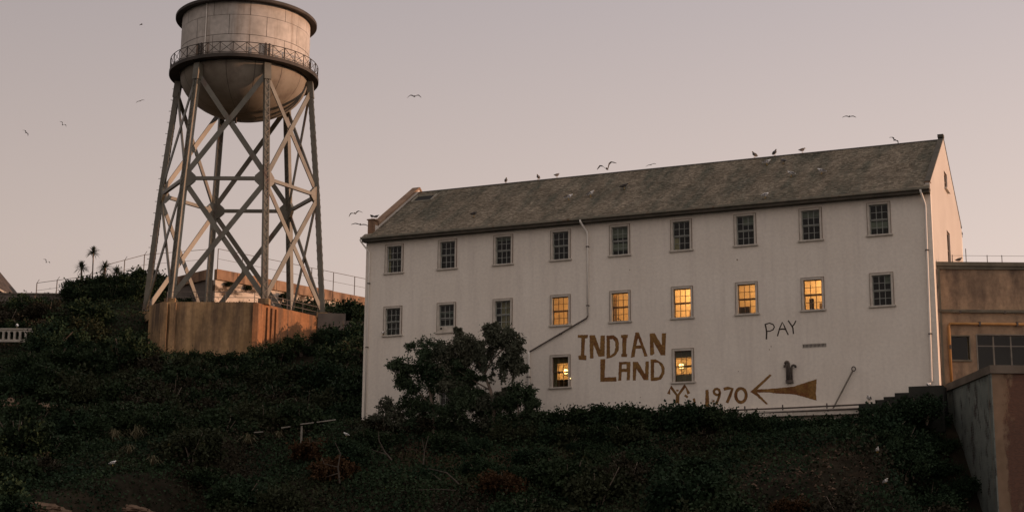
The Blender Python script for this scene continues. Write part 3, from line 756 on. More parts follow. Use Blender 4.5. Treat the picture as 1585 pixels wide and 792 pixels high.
# ledge and conduits along the foot of the wall
lg = empty('wall_foot_ledge', bworld(23.6, 0, 8.7), YAW, 'pale ledge with pipes along the foot of the wall under the arrow', 'ledge')
m = MB(); m.box(0, 8.2, -.55, 0, -.32, .0); m.build('ledge', M['trim'], lg)
m = MB(); m.tube([(.6, -.42, .10), (4.2, -.42, .12), (8.2, -.42, .17)], .05, 8); m.build('pipe', M['pipe_dark'], lg)
m = MB(); m.tube([(1.6, -.5, -.12), (8.0, -.6, -.06)], .045, 8); m.build('pipe', M['pipe_dark'], lg)
for x in (1.5, 3.6, 6.0): 
    m = MB(); m.box(x - .03, x + .03, -.46, -.38, .002, .3); m.build('bracket', M['pipe_dark'], lg)
BROWN_FILLS=[([(15.148,13.522),(15.783,13.506),(15.749,13.317),(15.6,13.307),(15.555,12.323),(15.685,12.294),(15.675,12.037),(15.214,12.068),(15.171,12.296),(15.339,12.324),(15.374,13.328),(15.157,13.362)],None),([(15.879,13.473),(16.214,13.464),(16.521,12.591),(16.557,13.41),(16.824,13.409),(16.804,12.195),(16.424,12.2),(16.126,12.926),(16.115,12.116),(15.9,12.126)],None),([(16.928,13.39),(17.355,13.394),(17.59,13.21),(17.682,12.936),(17.67,12.533),(17.49,12.251),(17.253,12.106),(16.922,12.068)],[(17.126,13.167),(17.306,13.18),(17.447,12.993),(17.469,12.678),(17.373,12.369),(17.136,12.224)]),([(17.815,13.387),(18.228,13.378),(18.218,13.199),(18.143,13.181),(18.117,12.288),(18.183,12.24),(18.163,12.098),(17.816,12.115),(17.817,12.28),(17.874,12.308),(17.889,13.194),(17.814,13.221)],None),([(18.674,13.488),(18.884,13.477),(19.406,12.091),(19.206,12.057),(19.062,12.544),(18.699,12.549),(18.616,12.076),(18.382,12.043)],[(18.844,13.144),(18.994,12.712),(18.715,12.735)]),([(19.544,13.374),(19.836,13.38),(20.243,12.67),(20.265,13.344),(20.513,13.343),(20.452,12.085),(20.19,12.106),(19.761,12.873),(19.8,12.205),(19.684,12.122),(19.545,12.129)],None),([(16.543,12.05),(16.837,12.036),(16.799,10.987),(17.506,10.979),(17.519,10.72),(16.528,10.744)],None),([(17.678,11.838),(18.373,11.813),(18.326,10.768),(18.132,10.765),(18.158,11.245),(17.835,11.248),(17.8,10.767),(17.624,10.753)],[(17.857,11.685),(18.134,11.68),(18.125,11.431),(17.844,11.433)]),([(18.52,11.801),(18.823,11.786),(19.234,11.081),(19.278,11.787),(19.472,11.778),(19.438,10.72),(19.161,10.731),(18.726,11.391),(18.674,10.73),(18.498,10.737)],None),([(19.575,11.884),(19.889,11.891),(20.299,11.607),(20.41,11.338),(20.383,11.031),(20.197,10.732),(19.921,10.655),(19.576,10.657)],[(19.78,11.697),(20.024,11.686),(20.205,11.435),(20.224,11.126),(20.061,10.869),(19.771,10.86)]),([(22.774,10.04),(22.945,10.033),(22.98,9.079),(22.724,9.088)],None),([(25.316,9.825),(26.445,10.75),(26.547,10.687),(25.712,9.947),(26.424,9.948),(27.279,9.995),(27.748,10.026),(28.423,10.215),(29.0,10.364),(28.939,9.633),(28.969,9.201),(28.397,9.394),(27.735,9.601),(26.829,9.671),(26.389,9.746),(25.693,9.773),(26.299,9.124),(26.195,9.099),(25.644,9.599)],None)]
BROWN_STROKES=[([(20.639,9.925),(20.751,10.281),(21.145,9.751),(21.587,10.311),(21.78,9.894)],0.164),([(21.152,9.783),(21.134,9.399)],0.178),([(21.1,10.067),(21.183,10.058)],0.082),([(21.585,9.767),(21.717,9.666)],0.103),([(22.089,9.556),(22.135,9.331)],0.103),([(23.595,9.811),(23.522,9.718),(23.391,9.73),(23.269,9.823),(23.245,9.942),(23.316,10.044),(23.431,10.071),(23.544,10.003),(23.597,9.865),(23.553,9.629),(23.467,9.426),(23.366,9.239)],0.123),([(23.248,9.424),(23.171,9.351)],0.075),([(23.854,10.035),(24.05,10.078),(24.309,10.036),(24.172,9.668),(24.002,9.302)],0.137),([(24.795,10.036),(24.896,10.009),(24.984,9.939),(25.047,9.834),(25.08,9.707),(25.076,9.574),(25.038,9.45),(24.97,9.35),(24.879,9.287),(24.778,9.267),(24.677,9.294),(24.589,9.364),(24.525,9.469),(24.492,9.596),(24.495,9.729),(24.533,9.854),(24.602,9.954),(24.693,10.017),(24.795,10.036)],0.144)]
BLACK_STROKES=[([(26.244,13.53),(26.293,13.281),(26.319,13.061),(26.291,12.699)],0.082),([(26.253,13.52),(26.493,13.576),(26.692,13.486),(26.762,13.346),(26.685,13.205),(26.518,13.13),(26.32,13.125)],0.063),([(26.921,12.838),(27.001,13.097),(27.071,13.292),(27.215,13.584),(27.309,13.37),(27.394,13.147),(27.513,12.879)],0.07),([(27.013,13.183),(27.205,13.209),(27.404,13.179)],0.07),([(27.544,13.643),(27.744,13.327),(27.787,13.216),(27.809,12.917)],0.074),([(27.96,13.613),(27.874,13.446),(27.762,13.322)],0.066)]
def ribbon(m, pts, wd, y0, y1):
    """painted stroke: one strip with slightly ragged edges"""
    P = [Vector((p[0], p[1], 0)) for p in pts]
    Lf, Rt = [], []
    closed = (P[0] - P[-1]).length < .02
    for i, p in enumerate(P):
        a = P[i - 1] if i > 0 else (P[-2] if closed else p)
        b = P[i + 1] if i < len(P) - 1 else (P[1] if closed else p)
        t = (b - a).normalized(); n = Vector((-t.y, t.x, 0))
        k = wd / 2 * (1 + random.uniform(-.08, .08))
        if closed and i == len(P) - 1: Lf.append(Lf[0]); Rt.append(Rt[0]); continue
        if i == 0 and not closed: p = p - t * wd * .25
        if i == len(P) - 1 and not closed: p = p + t * wd * .25
        Lf.append(p + n * k); Rt.append(p - n * k)
    vs = []
    for a, b in zip(Lf, Rt): vs += [(a.x, y0, a.y), (b.x, y0, b.y)]
    fs = [(2 * i, 2 * i + 1, 2 * i + 3, 2 * i + 2) for i in range(len(P) - 1)]
    m.add(vs, fs)
def ragged(loop, step=.07, amp=.011):
    out = []
    for i, a in enumerate(loop):
        b = loop[(i + 1) % len(loop)]
        a = Vector(a); b2 = Vector(b); n = max(1, int((b2 - a).length / step))
        for k in range(n):
            p = a.lerp(b2, k / n)
            out.append((p.x + random.uniform(-amp, amp), p.y + random.uniform(-amp, amp)))
    return out
for o_, h_ in BROWN_FILLS:
    m = MB(); m.solid(ragged(o_), [ragged(h_)] if h_ else None, lambda a, b: (a, -.006, b), lambda a, b: (a, -.0005, b)); m.build('painted_letter', M['paint_brown'], B)
for k, (p_, w_) in enumerate(BROWN_STROKES):
    m = MB(); ribbon(m, p_, w_ * 1.22, -.004 - .001 * (k % 3), 0); m.build('painted_mark', M['paint_brown'], B)
for k, (p_, w_) in enumerate(BLACK_STROKES):
    m = MB(); ribbon(m, p_, w_, -.004 - .001 * (k % 4), 0); m.build('painted_letter', M['paint_black'], B)

# ------------------------------------------------------------------ stepped wall, annex and terrace on the right
st = empty('stair_wall', bworld(31.5, -1.2, 6.5), YAW, 'dark stepped concrete stair wall climbing to the right corner of the barracks', 'wall')
prev = 0.0
for x0, x1, z in ((0.0, .86, 2.27), (.86, 1.30, 2.46), (1.30, 1.88, 2.60), (1.88, 2.60, 2.78), (2.60, 4.35, 3.09)):
    m = MB(); m.box(x0, x1 - .004, -.3, .9, 0, z); m.build('step', M['dark_concrete'], st)

AX, AY = 22.35, 80.75
an = empty('annex', (AX, AY, 0), 0, 'brown plastered annex with steel windows beside the sunlit gable', 'building')
# local x right, local y back ; z world
AZ = 16.30
holes = [[(1.09, 11.25), (2.03, 11.25), (2.03, 12.51), (1.09, 12.51)], [(2.47, 10.2), (6.4, 10.2), (6.4, 12.57), (2.47, 12.57)]]
m = MB()
m.solid([(.30, 6.0), (14, 6.0), (14, AZ), (.30, AZ)], holes, lambda a, b: (a, 0, b), lambda a, b: (a, .3, b))
m.box(13.7, 14.0, .301, 12, 6, AZ); m.box(.9, 13.7, 11.7, 12, 6, AZ)
m.build('wall', M['annex'], an)
m = MB(); m.box(.9, 13.69, .305, 11.69, AZ - .4, AZ - .1); m.build('roof', M['roof_deck'], an)
m = MB(); m.box(.18, 14.2, -.16, .42, AZ + .003, AZ + .22); m.box(.24, 14.1, -.09, .0, AZ - .16, AZ); m.build('cornice', M['annex_trim'], an)
m = MB(); m.box(.28, .62, -.10, -.003, 6.1, AZ - .17); m.build('pilaster', M['annex_trim'], an)
m = MB(); m.box(.65, 14, -.05, -.003, 13.86, 13.95); m.build('string_course', M['annex_trim'], an)
m = MB(); m.box(.4, 13.6, 2.0, 2.1, 6.5, 15.8); m.build('partition', M['dark_void'], an)
# small dark window
m = MB()
m.box(1.03, 1.09, -.02, .1, 11.2, 12.56); m.box(2.03, 2.09, -.02, .1, 11.2, 12.56); m.box(1.09, 2.03, -.02, .1, 12.51, 12.57); m.box(.99, 2.13, -.08, .1, 11.16, 11.246)
wn = m.build('window', M['annex_trim'], an)
m = MB(); m.box(1.09, 2.03, .12, .128, 11.25, 12.51); m.build('pane', M['glass'], wn)
# steel window with glazing bars
m = MB()
m.box(2.40, 2.47, -.03, .12, 10.2, 12.63); m.box(6.4, 6.47, -.03, .12, 10.2, 12.63); m.box(2.47, 6.4, -.03, .12, 12.575, 12.635); m.box(2.35, 6.5, -.08, .12, 10.1, 10.196)
wn = m.build('steel_window', M['mullion'], an)
for x in (2.47 + .87, 2.47 + 1.80, 2.47 + 2.7, 2.47 + 3.35):
    m = MB(); m.box(x - .035, x + .035, .05, .11, 10.2, 12.57); m.build('glazing_bar', M['mullion'], wn)
m = MB(); m.box(2.47, 6.4, .06, .10, 11.98, 12.03); m.build('glazing_bar', M['mullion'], wn)
xs_ = [2.47, 3.34, 4.27, 5.17, 5.82, 6.4]
for a, b in zip(xs_[:-1], xs_[1:]):
    for z0, z1 in ((10.2, 11.98), (12.03, 12.57)):
        m = MB(); m.box(a + .036, b - .036, .075, .083, z0, z1); m.build('pane', M['glass'], wn)
# horizontal conduits and the ochre pipe
def wpipe(name, pts, r_, material, label, cat, br=()):
    t = empty(name, pts[0], 0, label, cat); o0 = Vector(pts[0])
    m = MB(); m.tube([Vector(p) - o0 for p in pts], r_, 8); m.build('pipe', material, t, smooth=True)
    for b in br:
        m = MB(); bb = Vector(b) - o0; m.box(bb.x - .05, bb.x + .05, bb.y - r_ * 1.5, bb.y + r_ * 1.5, bb.z - r_ * 1.6, bb.z + r_ * 1.6); m.build('clamp', M['pipe_dark'], t)
wpipe('conduit', [(AX + .3, AY - .1, 13.80), (AX + 14, AY - .1, 13.80)], .045, M['annex_trim'], 'thin horizontal conduit across the annex wall above the ochre pipe', 'pipe', [(AX + 1.6, AY - .1, 13.8), (AX + 4.0, AY - .1, 13.8)])
wpipe('gas_pipe', [(AX + .96, AY - .12, 9.6), (AX + .96, AY - .12, 13.05), (AX + 1.02, AY - .12, 13.15), (AX + 1.1, AY - .12, 13.17), (AX + 14, AY - .12, 13.17)], .07, M['yellow_pipe'], 'ochre pipe bending over the annex windows', 'pipe', [(AX + .96, AY - .12, 11.9), (AX + 2.6, AY - .12, 13.17), (AX + 4.6, AY - .12, 13.17)])
wpipe('corner_pipe', [(AX + .42, AY - .2, 8.8), (AX + .42, AY - .2, AZ - .2)], .05, M['pipe_dark'], 'dark upright pipe in the corner between annex and barracks', 'pipe', [(AX + .42, AY - .2, 15.1), (AX + .42, AY - .2, 13.85)])
# thin railing on the annex roof
rl = empty('roof_railing', (AX + 1.6, AY + .8, AZ - .1), 0, 'thin wire railing on the annex roof', 'railing', None)
for x in (.0, .75, 1.9, 2.7, 4.4):
    m = MB(); m.tube([(x, 0, 0), (x, 0, .9 if x != .75 else 1.25)], .022, 5); m.build('post', M['wire'], rl)
for z in (.5, .86):
    m = MB(); m.tube([(0, 0, z), (4.4, 0, z)], .010, 4); m.build('wire', M['wire'], rl)

# terrace block in the lower right corner
te = empty('terrace', (22.85, 72.4, 0), 0, 'tall terrace retaining wall with flaking grey side and red brick front', 'wall')
m = MB(); m.box(0, .6, .62, 8.1, -4, 9.44); m.build('side_wall', M['terrace_grey'], te)
m = MB(); m.box(0.003, 20, 0, .615, -4, 9.44); m.build('front_wall', M['terrace_brick'], te)
m = MB(); m.box(.61, 20, .62, 8.2, 8.2, 9.0); m.build('deck', M['grey_block'], te)
m = MB(); m.box(-.10, .72, .74, 8.1, 9.445, 9.82); m.box(-.10, 20, -.12, .735, 9.445, 9.83); m.build('coping', M['terrace_cap'], te)
m = MB(); m.box(-.06, .001, -.015, .38, -4, 9.44); m.build('corner_quoin', M['terrace_grey'], te)

# ------------------------------------------------------------------ water tower
TB = 21.95
T = empty('water_tower', (TX, TY, TB), R(-1.2), 'tall rusty steel water tower on six laced legs', 'water tower')
LA = [R(a) for a in (240, 300, 0, 60, 120, 180)]
ZR, ZT = 32.78 - TB, 43.35 - TB
RB, RR, RT = 7.85, 7.01, 5.98
def lp(k, z):
    if z < ZR: r_ = RB + (RR - RB) * (z / ZR)
    else: r_ = RR + (RT - RR) * ((z - ZR) / (ZT - ZR))
    a = LA[k % 6]
    return Vector((r_ * math.cos(a), r_ * math.sin(a), z))
for k in range(6):
    a = LA[k]; rad = Vector((math.cos(a), math.sin(a), 0)); tan = Vector((-math.sin(a), math.cos(a), 0))
    m = MB(); lac = MB()
    for z0, z1 in ((0.0, ZR - .3), (ZR - .3, ZT)):
        p0, p1 = lp(k, z0), lp(k, z1)
        for s_ in (-1, 1):
            m.beam(p0 + tan * s_ * .22, p1 + tan * s_ * .22, rad, .44, .05)
            for q in (-1, 1):      # flanges turned inward
                m.beam(p0 + tan * s_ * .165 + rad * q * .205, p1 + tan * s_ * .165 + rad * q * .205, tan, .11, .03)
        for q in (-1, 1):          # web plates behind the lacing
            m.beam(p0 + rad * q * .16, p1 + rad * q * .16, tan, .38, .03)
        n = int((z1 - z0) / .36)
        for i in range(n):
            b0 = p0.lerp(p1, i / n); b1 = p0.lerp(p1, (i + 1) / n)
            s_ = 1 if i % 2 else -1
            for q in (-1, 1):
                lac.beam(b0 + tan * s_ * .2 + rad * q * .24, b1 - tan * s_ * .2 + rad * q * .24, rad.cross(tan) + tan * .5, .065, .02)
    leg = m.build('leg', M['steel'], T)
    o = lac.build('lacing', M['steel'], leg); o['kind'] = 'stuff'
    m = MB(); f0 = lp(k, 0)
    m.box(f0.x - .45, f0.x + .45, f0.y - .45, f0.y + .45, -.25, .22); m.build('footing', M['concrete'], T)
    m = MB(); p1 = lp(k, ZT); p0 = lp(k, ZT - 1.5)
    m.beam(p0, p1, tan, .62, .58); m.build('leg_cap', M['steel'], T)
    m = MB(); p1 = lp(k, ZT)
    for s_ in (-1, 1):
        q = p1 + tan * s_ * .17; q.z = 0
        q = rad * 5.95 + tan * s_ * .17
        m.beam((q.x, q.y, 43.9 - TB), (q.x, q.y, 45.25 - TB), tan, .14, .14)
    m.build('leg_post', M['steel_dark'], T)
# ring struts, diagonal braces, gussets
for k in range(6):
    a0, a1 = lp(k, ZR), lp(k + 1, ZR)
    ed = (a1 - a0).normalized(); out = ((a0 + a1) / 2); out.z = 0; out.normalize()
    up = Vector((0, 0, 1))
    m = MB(); m.beam(a0 + ed * .26, a1 - ed * .26, up, .30, .26); m.build('ring_strut', M['steel'], T)
    for zl, zh in ((.35, ZR - .25), (ZR + .25, ZT - .9)):
        for i, (qa, qb) in enumerate(((k, k + 1), (k + 1, k))):
            p0 = lp(qa, zl); p1 = lp(qb, zh)
            dr = (p1 - p0).normalized(); p0 = p0 + dr * .3; p1 = p1 - dr * .3
            off = out * (.05 if i == 0 else -.05)
            m = MB(); m.beam(p0 + off, p1 + off, dr.cross(out), .44, .085); m.build('brace', M['steel'], T)
        c = (lp(k, zl) + lp(k + 1, zl) + lp(k, zh) + lp(k + 1, zh)) / 4
    for q, s_ in ((a0, 1), (a1, -1)):
        m = MB()
        pts = [(.1, -.85), (.1, .85), (.55, .62), (.95, .25), (.95, -.25), (.55, -.62)]
        m.solid(pts, None, lambda a, b: q + ed * s_ * a + up * b + out * .12, lambda a, b: q + ed * s_ * a + up * b - out * .12)
        m.build('gusset', M['steel'], T)
# step pegs on the leftmost leg
pm = MB(); pm.tube([(0, 0, 0), (-.26, 0, 0)], .025, 5); pg = pm.mesh('step_peg', M['steel_dark'])
for i in range(20):
    p = lp(5, .8 + i * 1.05); place('step_peg', pg, T, p + Vector((-.22, 0, 0)))
# tank
def zz(z): return z - TB
tk = MB(); tk.lathe([(5.72, zz(43.6)), (5.72, zz(49.0))], 72)
tank = tk.build('tank', M['steel_dark'], T, smooth=True)
NP = 11
for ci, (z0, z1) in enumerate(((43.7, 45.90), (45.90, 47.70), (47.70, 48.98))):
    for k in range(NP):
        a0 = R(270 - 51) + 2 * math.pi * (k + (.45 if ci == 1 else 0)) / NP + .0035; a1 = a0 + 2 * math.pi / NP - .007
        m = MB(); rr = 5.775 + .012 * (ci == 1)
        m.lathe([(rr - .04, zz(z0) + .018), (rr, zz(z0) + .018), (rr, zz(z1) - .018), (rr - .04, zz(z1) - .018)], 10, a0, a1)
        o = m.build('tank_plate', M['tank'], tank)
        for p in o.data.polygons: p.use_smooth = abs(p.normal.z) < .3
        o.data.set_sharp_from_angle(angle=R(30))
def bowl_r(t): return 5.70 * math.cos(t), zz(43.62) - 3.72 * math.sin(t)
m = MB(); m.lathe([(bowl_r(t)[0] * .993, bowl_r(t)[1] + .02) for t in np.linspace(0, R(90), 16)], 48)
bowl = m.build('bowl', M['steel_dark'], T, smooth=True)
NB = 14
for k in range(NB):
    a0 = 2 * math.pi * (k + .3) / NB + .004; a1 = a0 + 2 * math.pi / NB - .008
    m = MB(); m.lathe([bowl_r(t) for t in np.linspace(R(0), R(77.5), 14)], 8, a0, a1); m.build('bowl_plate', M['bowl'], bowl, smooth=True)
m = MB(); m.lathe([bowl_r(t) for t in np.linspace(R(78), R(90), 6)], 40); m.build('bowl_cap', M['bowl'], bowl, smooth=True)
m = MB(); m.tube([(-.5, -.5, zz(40.0)), (-.5, -.5, zz(39.35))], .11, 8); m.tube([(-.5, -.5, zz(39.62)), (.0, -.5, zz(39.62))], .06, 6); m.build('drain_pipe', M['steel_dark'], T)
# balcony with railing
m = MB(); m.lathe([(5.80, zz(43.62)), (6.62, zz(43.55)), (6.70, zz(43.55)), (6.70, zz(43.86)), (6.62, zz(43.90)), (5.80, zz(43.86))], 96)
bal = m.build('balcony', M['steel_dark'], T)
NPST = 36
RRL = 6.62
pm = MB(); pm.box(-.03, .03, -.03, .03, 0, 1.02); pme = pm.mesh('railing_post', M['steel_dark'])
dx = 2 * RRL * math.sin(math.pi / NPST)
pm = MB(); pm.beam((0, -dx / 2 + .04, .10), (0, dx / 2 - .04, .96), (1, 0, 0), .02, .045); pm.beam((.024, -dx / 2 + .04, .96), (.024, dx / 2 - .04, .10), (1, 0, 0), .02, .045)
pxm = pm.mesh('railing_cross', M['steel_dark'])
for k in range(NPST):
    a = 2 * math.pi * k / NPST + .04
    place('railing_post', pme, bal, (RRL * math.cos(a), RRL * math.sin(a), zz(43.88)), (0, 0, a))
    a += math.pi / NPST; rm = RRL * math.cos(math.pi / NPST)
    place('railing_cross', pxm, bal, (rm * math.cos(a), rm * math.sin(a), zz(43.88)), (0, 0, a))
m = MB(); m.tube([(RRL * math.cos(q), RRL * math.sin(q), zz(44.90)) for q in np.linspace(0, 2 * math.pi, 73)], .035, 6, False); m.build('top_rail', M['steel_dark'], bal)
m = MB(); m.tube([(RRL * math.cos(q), RRL * math.sin(q), zz(43.98)) for q in np.linspace(0, 2 * math.pi, 73)], .03, 6, False); m.build('bottom_rail', M['steel_dark'], bal)
# roof with its wide rim
m = MB(); m.lathe([(5.70, zz(48.95)), (6.34, zz(48.86)), (6.38, zz(48.90)), (6.38, zz(49.12)), (6.30, zz(49.20)), (3.2, zz(50.35)), (.35, zz(51.3)), (.0, zz(51.35))], 96)
m.build('roof', M['steel_dark'], T)
a = R(244.5)
m = MB(); m.tube([(5.86 * math.cos(a), 5.86 * math.sin(a), zz(43.9)), (5.86 * math.cos(a), 5.86 * math.sin(a), zz(48.9))], .045, 6); m.build('standpipe', M['pipe_white'], T)

# concrete plinth under the tower
P_ = empty('plinth', (-25.3, 125.4, 0), 0, 'rust stained concrete plinth wall under the water tower', 'wall')
def wallseg(name, a, b, z0, z1, th, material, parent):
    a = Vector((a[0], a[1], 0)); b = Vector((b[0], b[1], 0)); t = (b - a).normalized(); n = Vector((t.y, -t.x, 0))
    m = MB(); m.prism([(a.x, a.y), (b.x, b.y), (b.x - n.x * th, b.y - n.y * th), (a.x - n.x * th, a.y - n.y * th)], z0, z1)
    return m.build(name, material, parent)
def at_(x, y): return (x + 25.3, y - 125.4)
c0, c1, c2, c3 = at_(-30.5, 127.2), at_(-29.0, 125.3), at_(-21.15, 125.2), at_(-17.0, 131.9)
wallseg('left_wall', c0, c1, 12.0, 21.72, .5, M['concrete'], P_)
wallseg('front_wall', (c1[0] + .02, c1[1]), c2, 12.0, 21.74, .5, M['concrete'], P_)
wallseg('right_wall', (c2[0], c2[1] + .02), c3, 12.0, 21.73, .5, M['concrete_rust'], P_)
m = MB(); m.prism([at_(-30.3, 127.6), at_(-28.9, 125.9), at_(-21.3, 125.8), at_(-16.8, 132.8), at_(-20.0, 141), at_(-29, 141), at_(-33, 134)], 20.9, 21.55); m.build('floor', M['concrete'], P_)
for x0, x1, d in ((-28.95, -28.45, .38), (-28.25, -27.78, .30)):
    m = MB(); a, b = at_(x0, 125.25 - d), at_(x1, 125.22); m.box(a[0], b[0], a[1], b[1] - .01, 12, 21.6); m.build('pilaster', M['concrete'], P_)
m = MB(); a = at_(-21.35, 124.75); m.prism([(a[0], a[1]), (a[0] + .42, a[1] + .12), (a[0] + .75, a[1] + .75), (a[0] + .2, a[1] + .55), (a[0], a[1] + .42)], 12, 21.6); m.build('pilaster', M['concrete_rust'], P_)
m = MB()
for q in range(3):
    d_ = Vector((c3[0] - c2[0], c3[1] - c2[1], 0)).normalized(); n_ = Vector((d_.y, -d_.x, 0))
    p = Vector((c2[0], c2[1], 0)) + d_ * (1.3 + q * .55)
    m.prism([(p.x, p.y), (p.x + d_.x * .2, p.y + d_.y * .2), (p.x + d_.x * .2 + n_.x * .14, p.y + d_.y * .2 + n_.y * .14), (p.x + n_.x * .14, p.y + n_.y * .14)], 12, 21.5)
m.build('rib', M['concrete_rust'], P_)
# thin guard rail on the plinth
gr = empty('guard_rail', (-25.3, 125.4, 21.7), 0, 'thin pipe guard rail on top of the tower plinth', 'railing')
def rail(gr, pts, hs, r_, post):
    pts = [Vector(p) for p in pts]
    for h in hs:
        m = MB(); m.tube([p + Vector((0, 0, h)) for p in pts], r_, 5); m.build('rail', M['wire'], gr)
    for a, b in zip(pts[:-1], pts[1:]):
        n = max(1, int((b - a).length / post))
        for i in range(n + 1):
            if i == n and b is not pts[-1]: continue
            p = a.lerp(b, i / n); m = MB(); m.tube([p, p + Vector((0, 0, hs[-1]))], r_ * 1.2, 5); m.build('post', M['wire'], gr)
rail(gr, [(-3.4, .25, 0), (3.9, .2, 0), (8.3, 7.2, 0)], (.5, .95), .028, 1.9)
lw = empty('low_wall', (-16.9, 132.0, 0), 0, 'low dark block wall right of the tower plinth', 'wall')
m = MB(); m.box(.0, 2.4, 0, .4, 17.5, 22.0); m.build('wall', M['grey_block'], lw)
m = MB(); m.box(2.41, 7.2, .3, .7, 17.5, 21.4); m.build('wall', M['grey_block'], lw)

# ------------------------------------------------------------------ retaining wall with fence behind the tower
CB = Vector((-29.82, 150.0, 0)); PZ = 29.45
ra, la = R(49.2), R(133.5)
dr = Vector((math.cos(ra), math.sin(ra), 0)); dl = Vector((math.cos(la), math.sin(la), 0))
rw = empty('retaining_wall', (CB.x, CB.y, 0), 0, 'peeling white retaining wall with a rusty brown parapet behind the tower', 'wall')
def slab(name, d, L0, L1, z0, z1, out, th, material):
    n = Vector((d.y, -d.x, 0))
    if d is dl: n = -n
    a = d * L0 + n * out; b = d * L1 + n * out
    m = MB(); m.prism([(a.x, a.y), (b.x, b.y), (b.x - n.x * th, b.y - n.y * th), (a.x - n.x * th, a.y - n.y * th)], z0, z1)
    return m.build(name, material, rw)
slab('wall', dr, 0.35, 34, 20, 28.35, 0, .6, M['peeling'])
slab('wall', dl, 0.38, 24, 20, 28.35, 0, .6, M['grey_block'])  # left face in a dark block tone that stands for its shade
x = .3
while x < 33:
    L_ = 2.6; slab('parapet_panel', dr, x, x + L_ - .05, 28.36, PZ - random.uniform(0, .08), .28, .45, M['parapet']); x += L_
x = .33
while x < 23:
    L_ = 2.6; slab('parapet_panel', dl, x, x + L_ - .05, 28.36, PZ - random.uniform(0, .08), .28, .45, M['parapet']); x += L_
def fence(label, pts, h, spacing, arms, lean=Vector((.25, -.1, 0))):
    t = empty('wire_fence', pts[0], 0, label, 'fence'); o0 = Vector(pts[0])
    pts = [Vector(p) - o0 for p in pts]
    for hh in (h, h * .55):
        m = MB(); m.tube([p + Vector((0, 0, hh)) for p in pts], .03 if hh == h else .018, 4); m.build('wire', M['wire'], t)
    for a, b in zip(pts[:-1], pts[1:]):
        n = max(1, round((b - a).length / spacing))
        for i in range(n + 1):
            if i == n and b is not pts[-1]: continue
            p = a.lerp(b, i / n); m = MB(); m.tube([p, p + Vector((0, 0, h))], .05, 5)
            if arms: m.tube([p + Vector((0, 0, h)), p + Vector((0, 0, h + .35)) + lean], .025, 4)
            m.build('post', M['wire'], t)
    return t
c_ = CB + dr * .4 + Vector((0, .5, 0))
fence('wire fence with thin posts on the parapet right of the corner behind the tower', [(c_.x, c_.y, PZ - .1), (c_.x + dr.x * 22, c_.y + dr.y * 22, PZ - .1)], 2.25, 3.1, False)
fence('wire fence climbing from the palms to the corner behind the tower', [(-39.6, 146.0, 26.6), (-36.5, 149.0, 28.3), (-30.6, 151.5, PZ + .0)], 2.25, 2.7, True)
fence('wire fence with slanted post tops on the skyline left of the palms', [(-47.3, 150, 26.1), (-43.0, 149, 26.5), (-39.7, 146.1, 26.6)], 1.7, 2.3, True)

# far left house roof, long low wall and arcade
hs_ = empty('house', (-55, 148, 0), 0, 'dark hip roofed house cut by the left edge', 'building')
m = MB(); m.add([(-6, -6, 26.3), (5.6, -6, 26.3), (5.6, 6, 26.3), (-6, 6, 26.3), (-.4, 0, 33.2), (.4, 0, 33.2)], [(0, 1, 5, 4), (1, 2, 5), (2, 3, 4, 5), (3, 0, 4), (0, 3, 2, 1)]); m.build('roof', M['house_roof'], hs_)
m = MB(); m.box(-5.5, 5.0, -5.5, 5.5, 21, 26.28); m.build('wall', M['grey_block'], hs_)
m = MB(); m.box(-6.1, 5.7, -6.12, -5.96, 26.12, 26.29); m.box(5.61, 5.75, -5.95, 6, 26.12, 26.29); m.build('gutter', M['white_paint'], hs_)
lw2 = empty('long_wall', (-60, 140.2, 0), 0, 'dark concrete wall along the hilltop at the left', 'wall')
m = MB(); m.box(0, 18.9, 0, .4, 21, 24.9); m.build('wall', M['grey_block'], lw2)
m = MB(); m.box(0, 19.0, -.1, .5, 24.91, 25.03); m.build('coping', M['grey_block'], lw2)
ar = empty('arcade_balustrade', (-44.6, 117.6, 17.15), 0, 'pale balustrade with round arched openings on the left slope', 'balustrade')
xs_ = []
pts = [(0, 0), (7.45, 0), (7.45, .96), (0, .96)]
hl_ = []
for k in range(17):
    x0 = .10 + k * .43; x1 = x0 + .29; xm = (x0 + x1) / 2
    hl_.append([(x0, .2), (x1, .2), (x1, .68)] + [(xm + .145 * math.cos(q), .68 + .145 * math.sin(q)) for q in np.linspace(.3, math.pi - .3, 6)] + [(x0, .68)])
m = MB(); m.solid(pts, hl_, lambda a, b: (a, 0, b), lambda a, b: (a, .22, b)); m.build('arches', M['white_paint'], ar)
m = MB(); m.box(-.1, 7.55, -.08, .30, .963, 1.06); m.build('coping', M['white_paint'], ar)
wr = empty('white_rail', (-14.2, 85.0, 7.0), 0, 'broken white pipe rail low on the slope by the left barracks corner', 'rail')
for a, b in (((0, 0, .45), (.5, 0, .50)), ((1.5, 0, .72), (2.0, 0, .80)), ((2.55, 0, .93), (3.3, 0, 1.03)), ((3.45, 0, 1.05), (4.5, .0, 1.20))):
    m = MB(); m.tube([a, b], .032, 6); m.build('rail', M['dull_white'], wr)
for x, z in ((2.62, .85),):
    m = MB(); m.box(x - .05, x + .05, .05, .14, -.1, z); m.build('post', M['dull_white'], wr)

# ------------------------------------------------------------------ vegetation
CAMW = Matrix(camo.matrix_world).inverted()
CAMW_NP = np.array(CAMW)
def in_view(P, mx=0.10):
    q = P @ CAMW_NP[:3, :3].T + CAMW_NP[:3, 3]
    k = cam.lens / 36.0
    x = q[:, 0] / -q[:, 2] * k; y = q[:, 1] / -q[:, 2] * k
    return (q[:, 2] < 0) & (np.abs(x) < .5 + mx) & (np.abs(y) < .25 + mx)

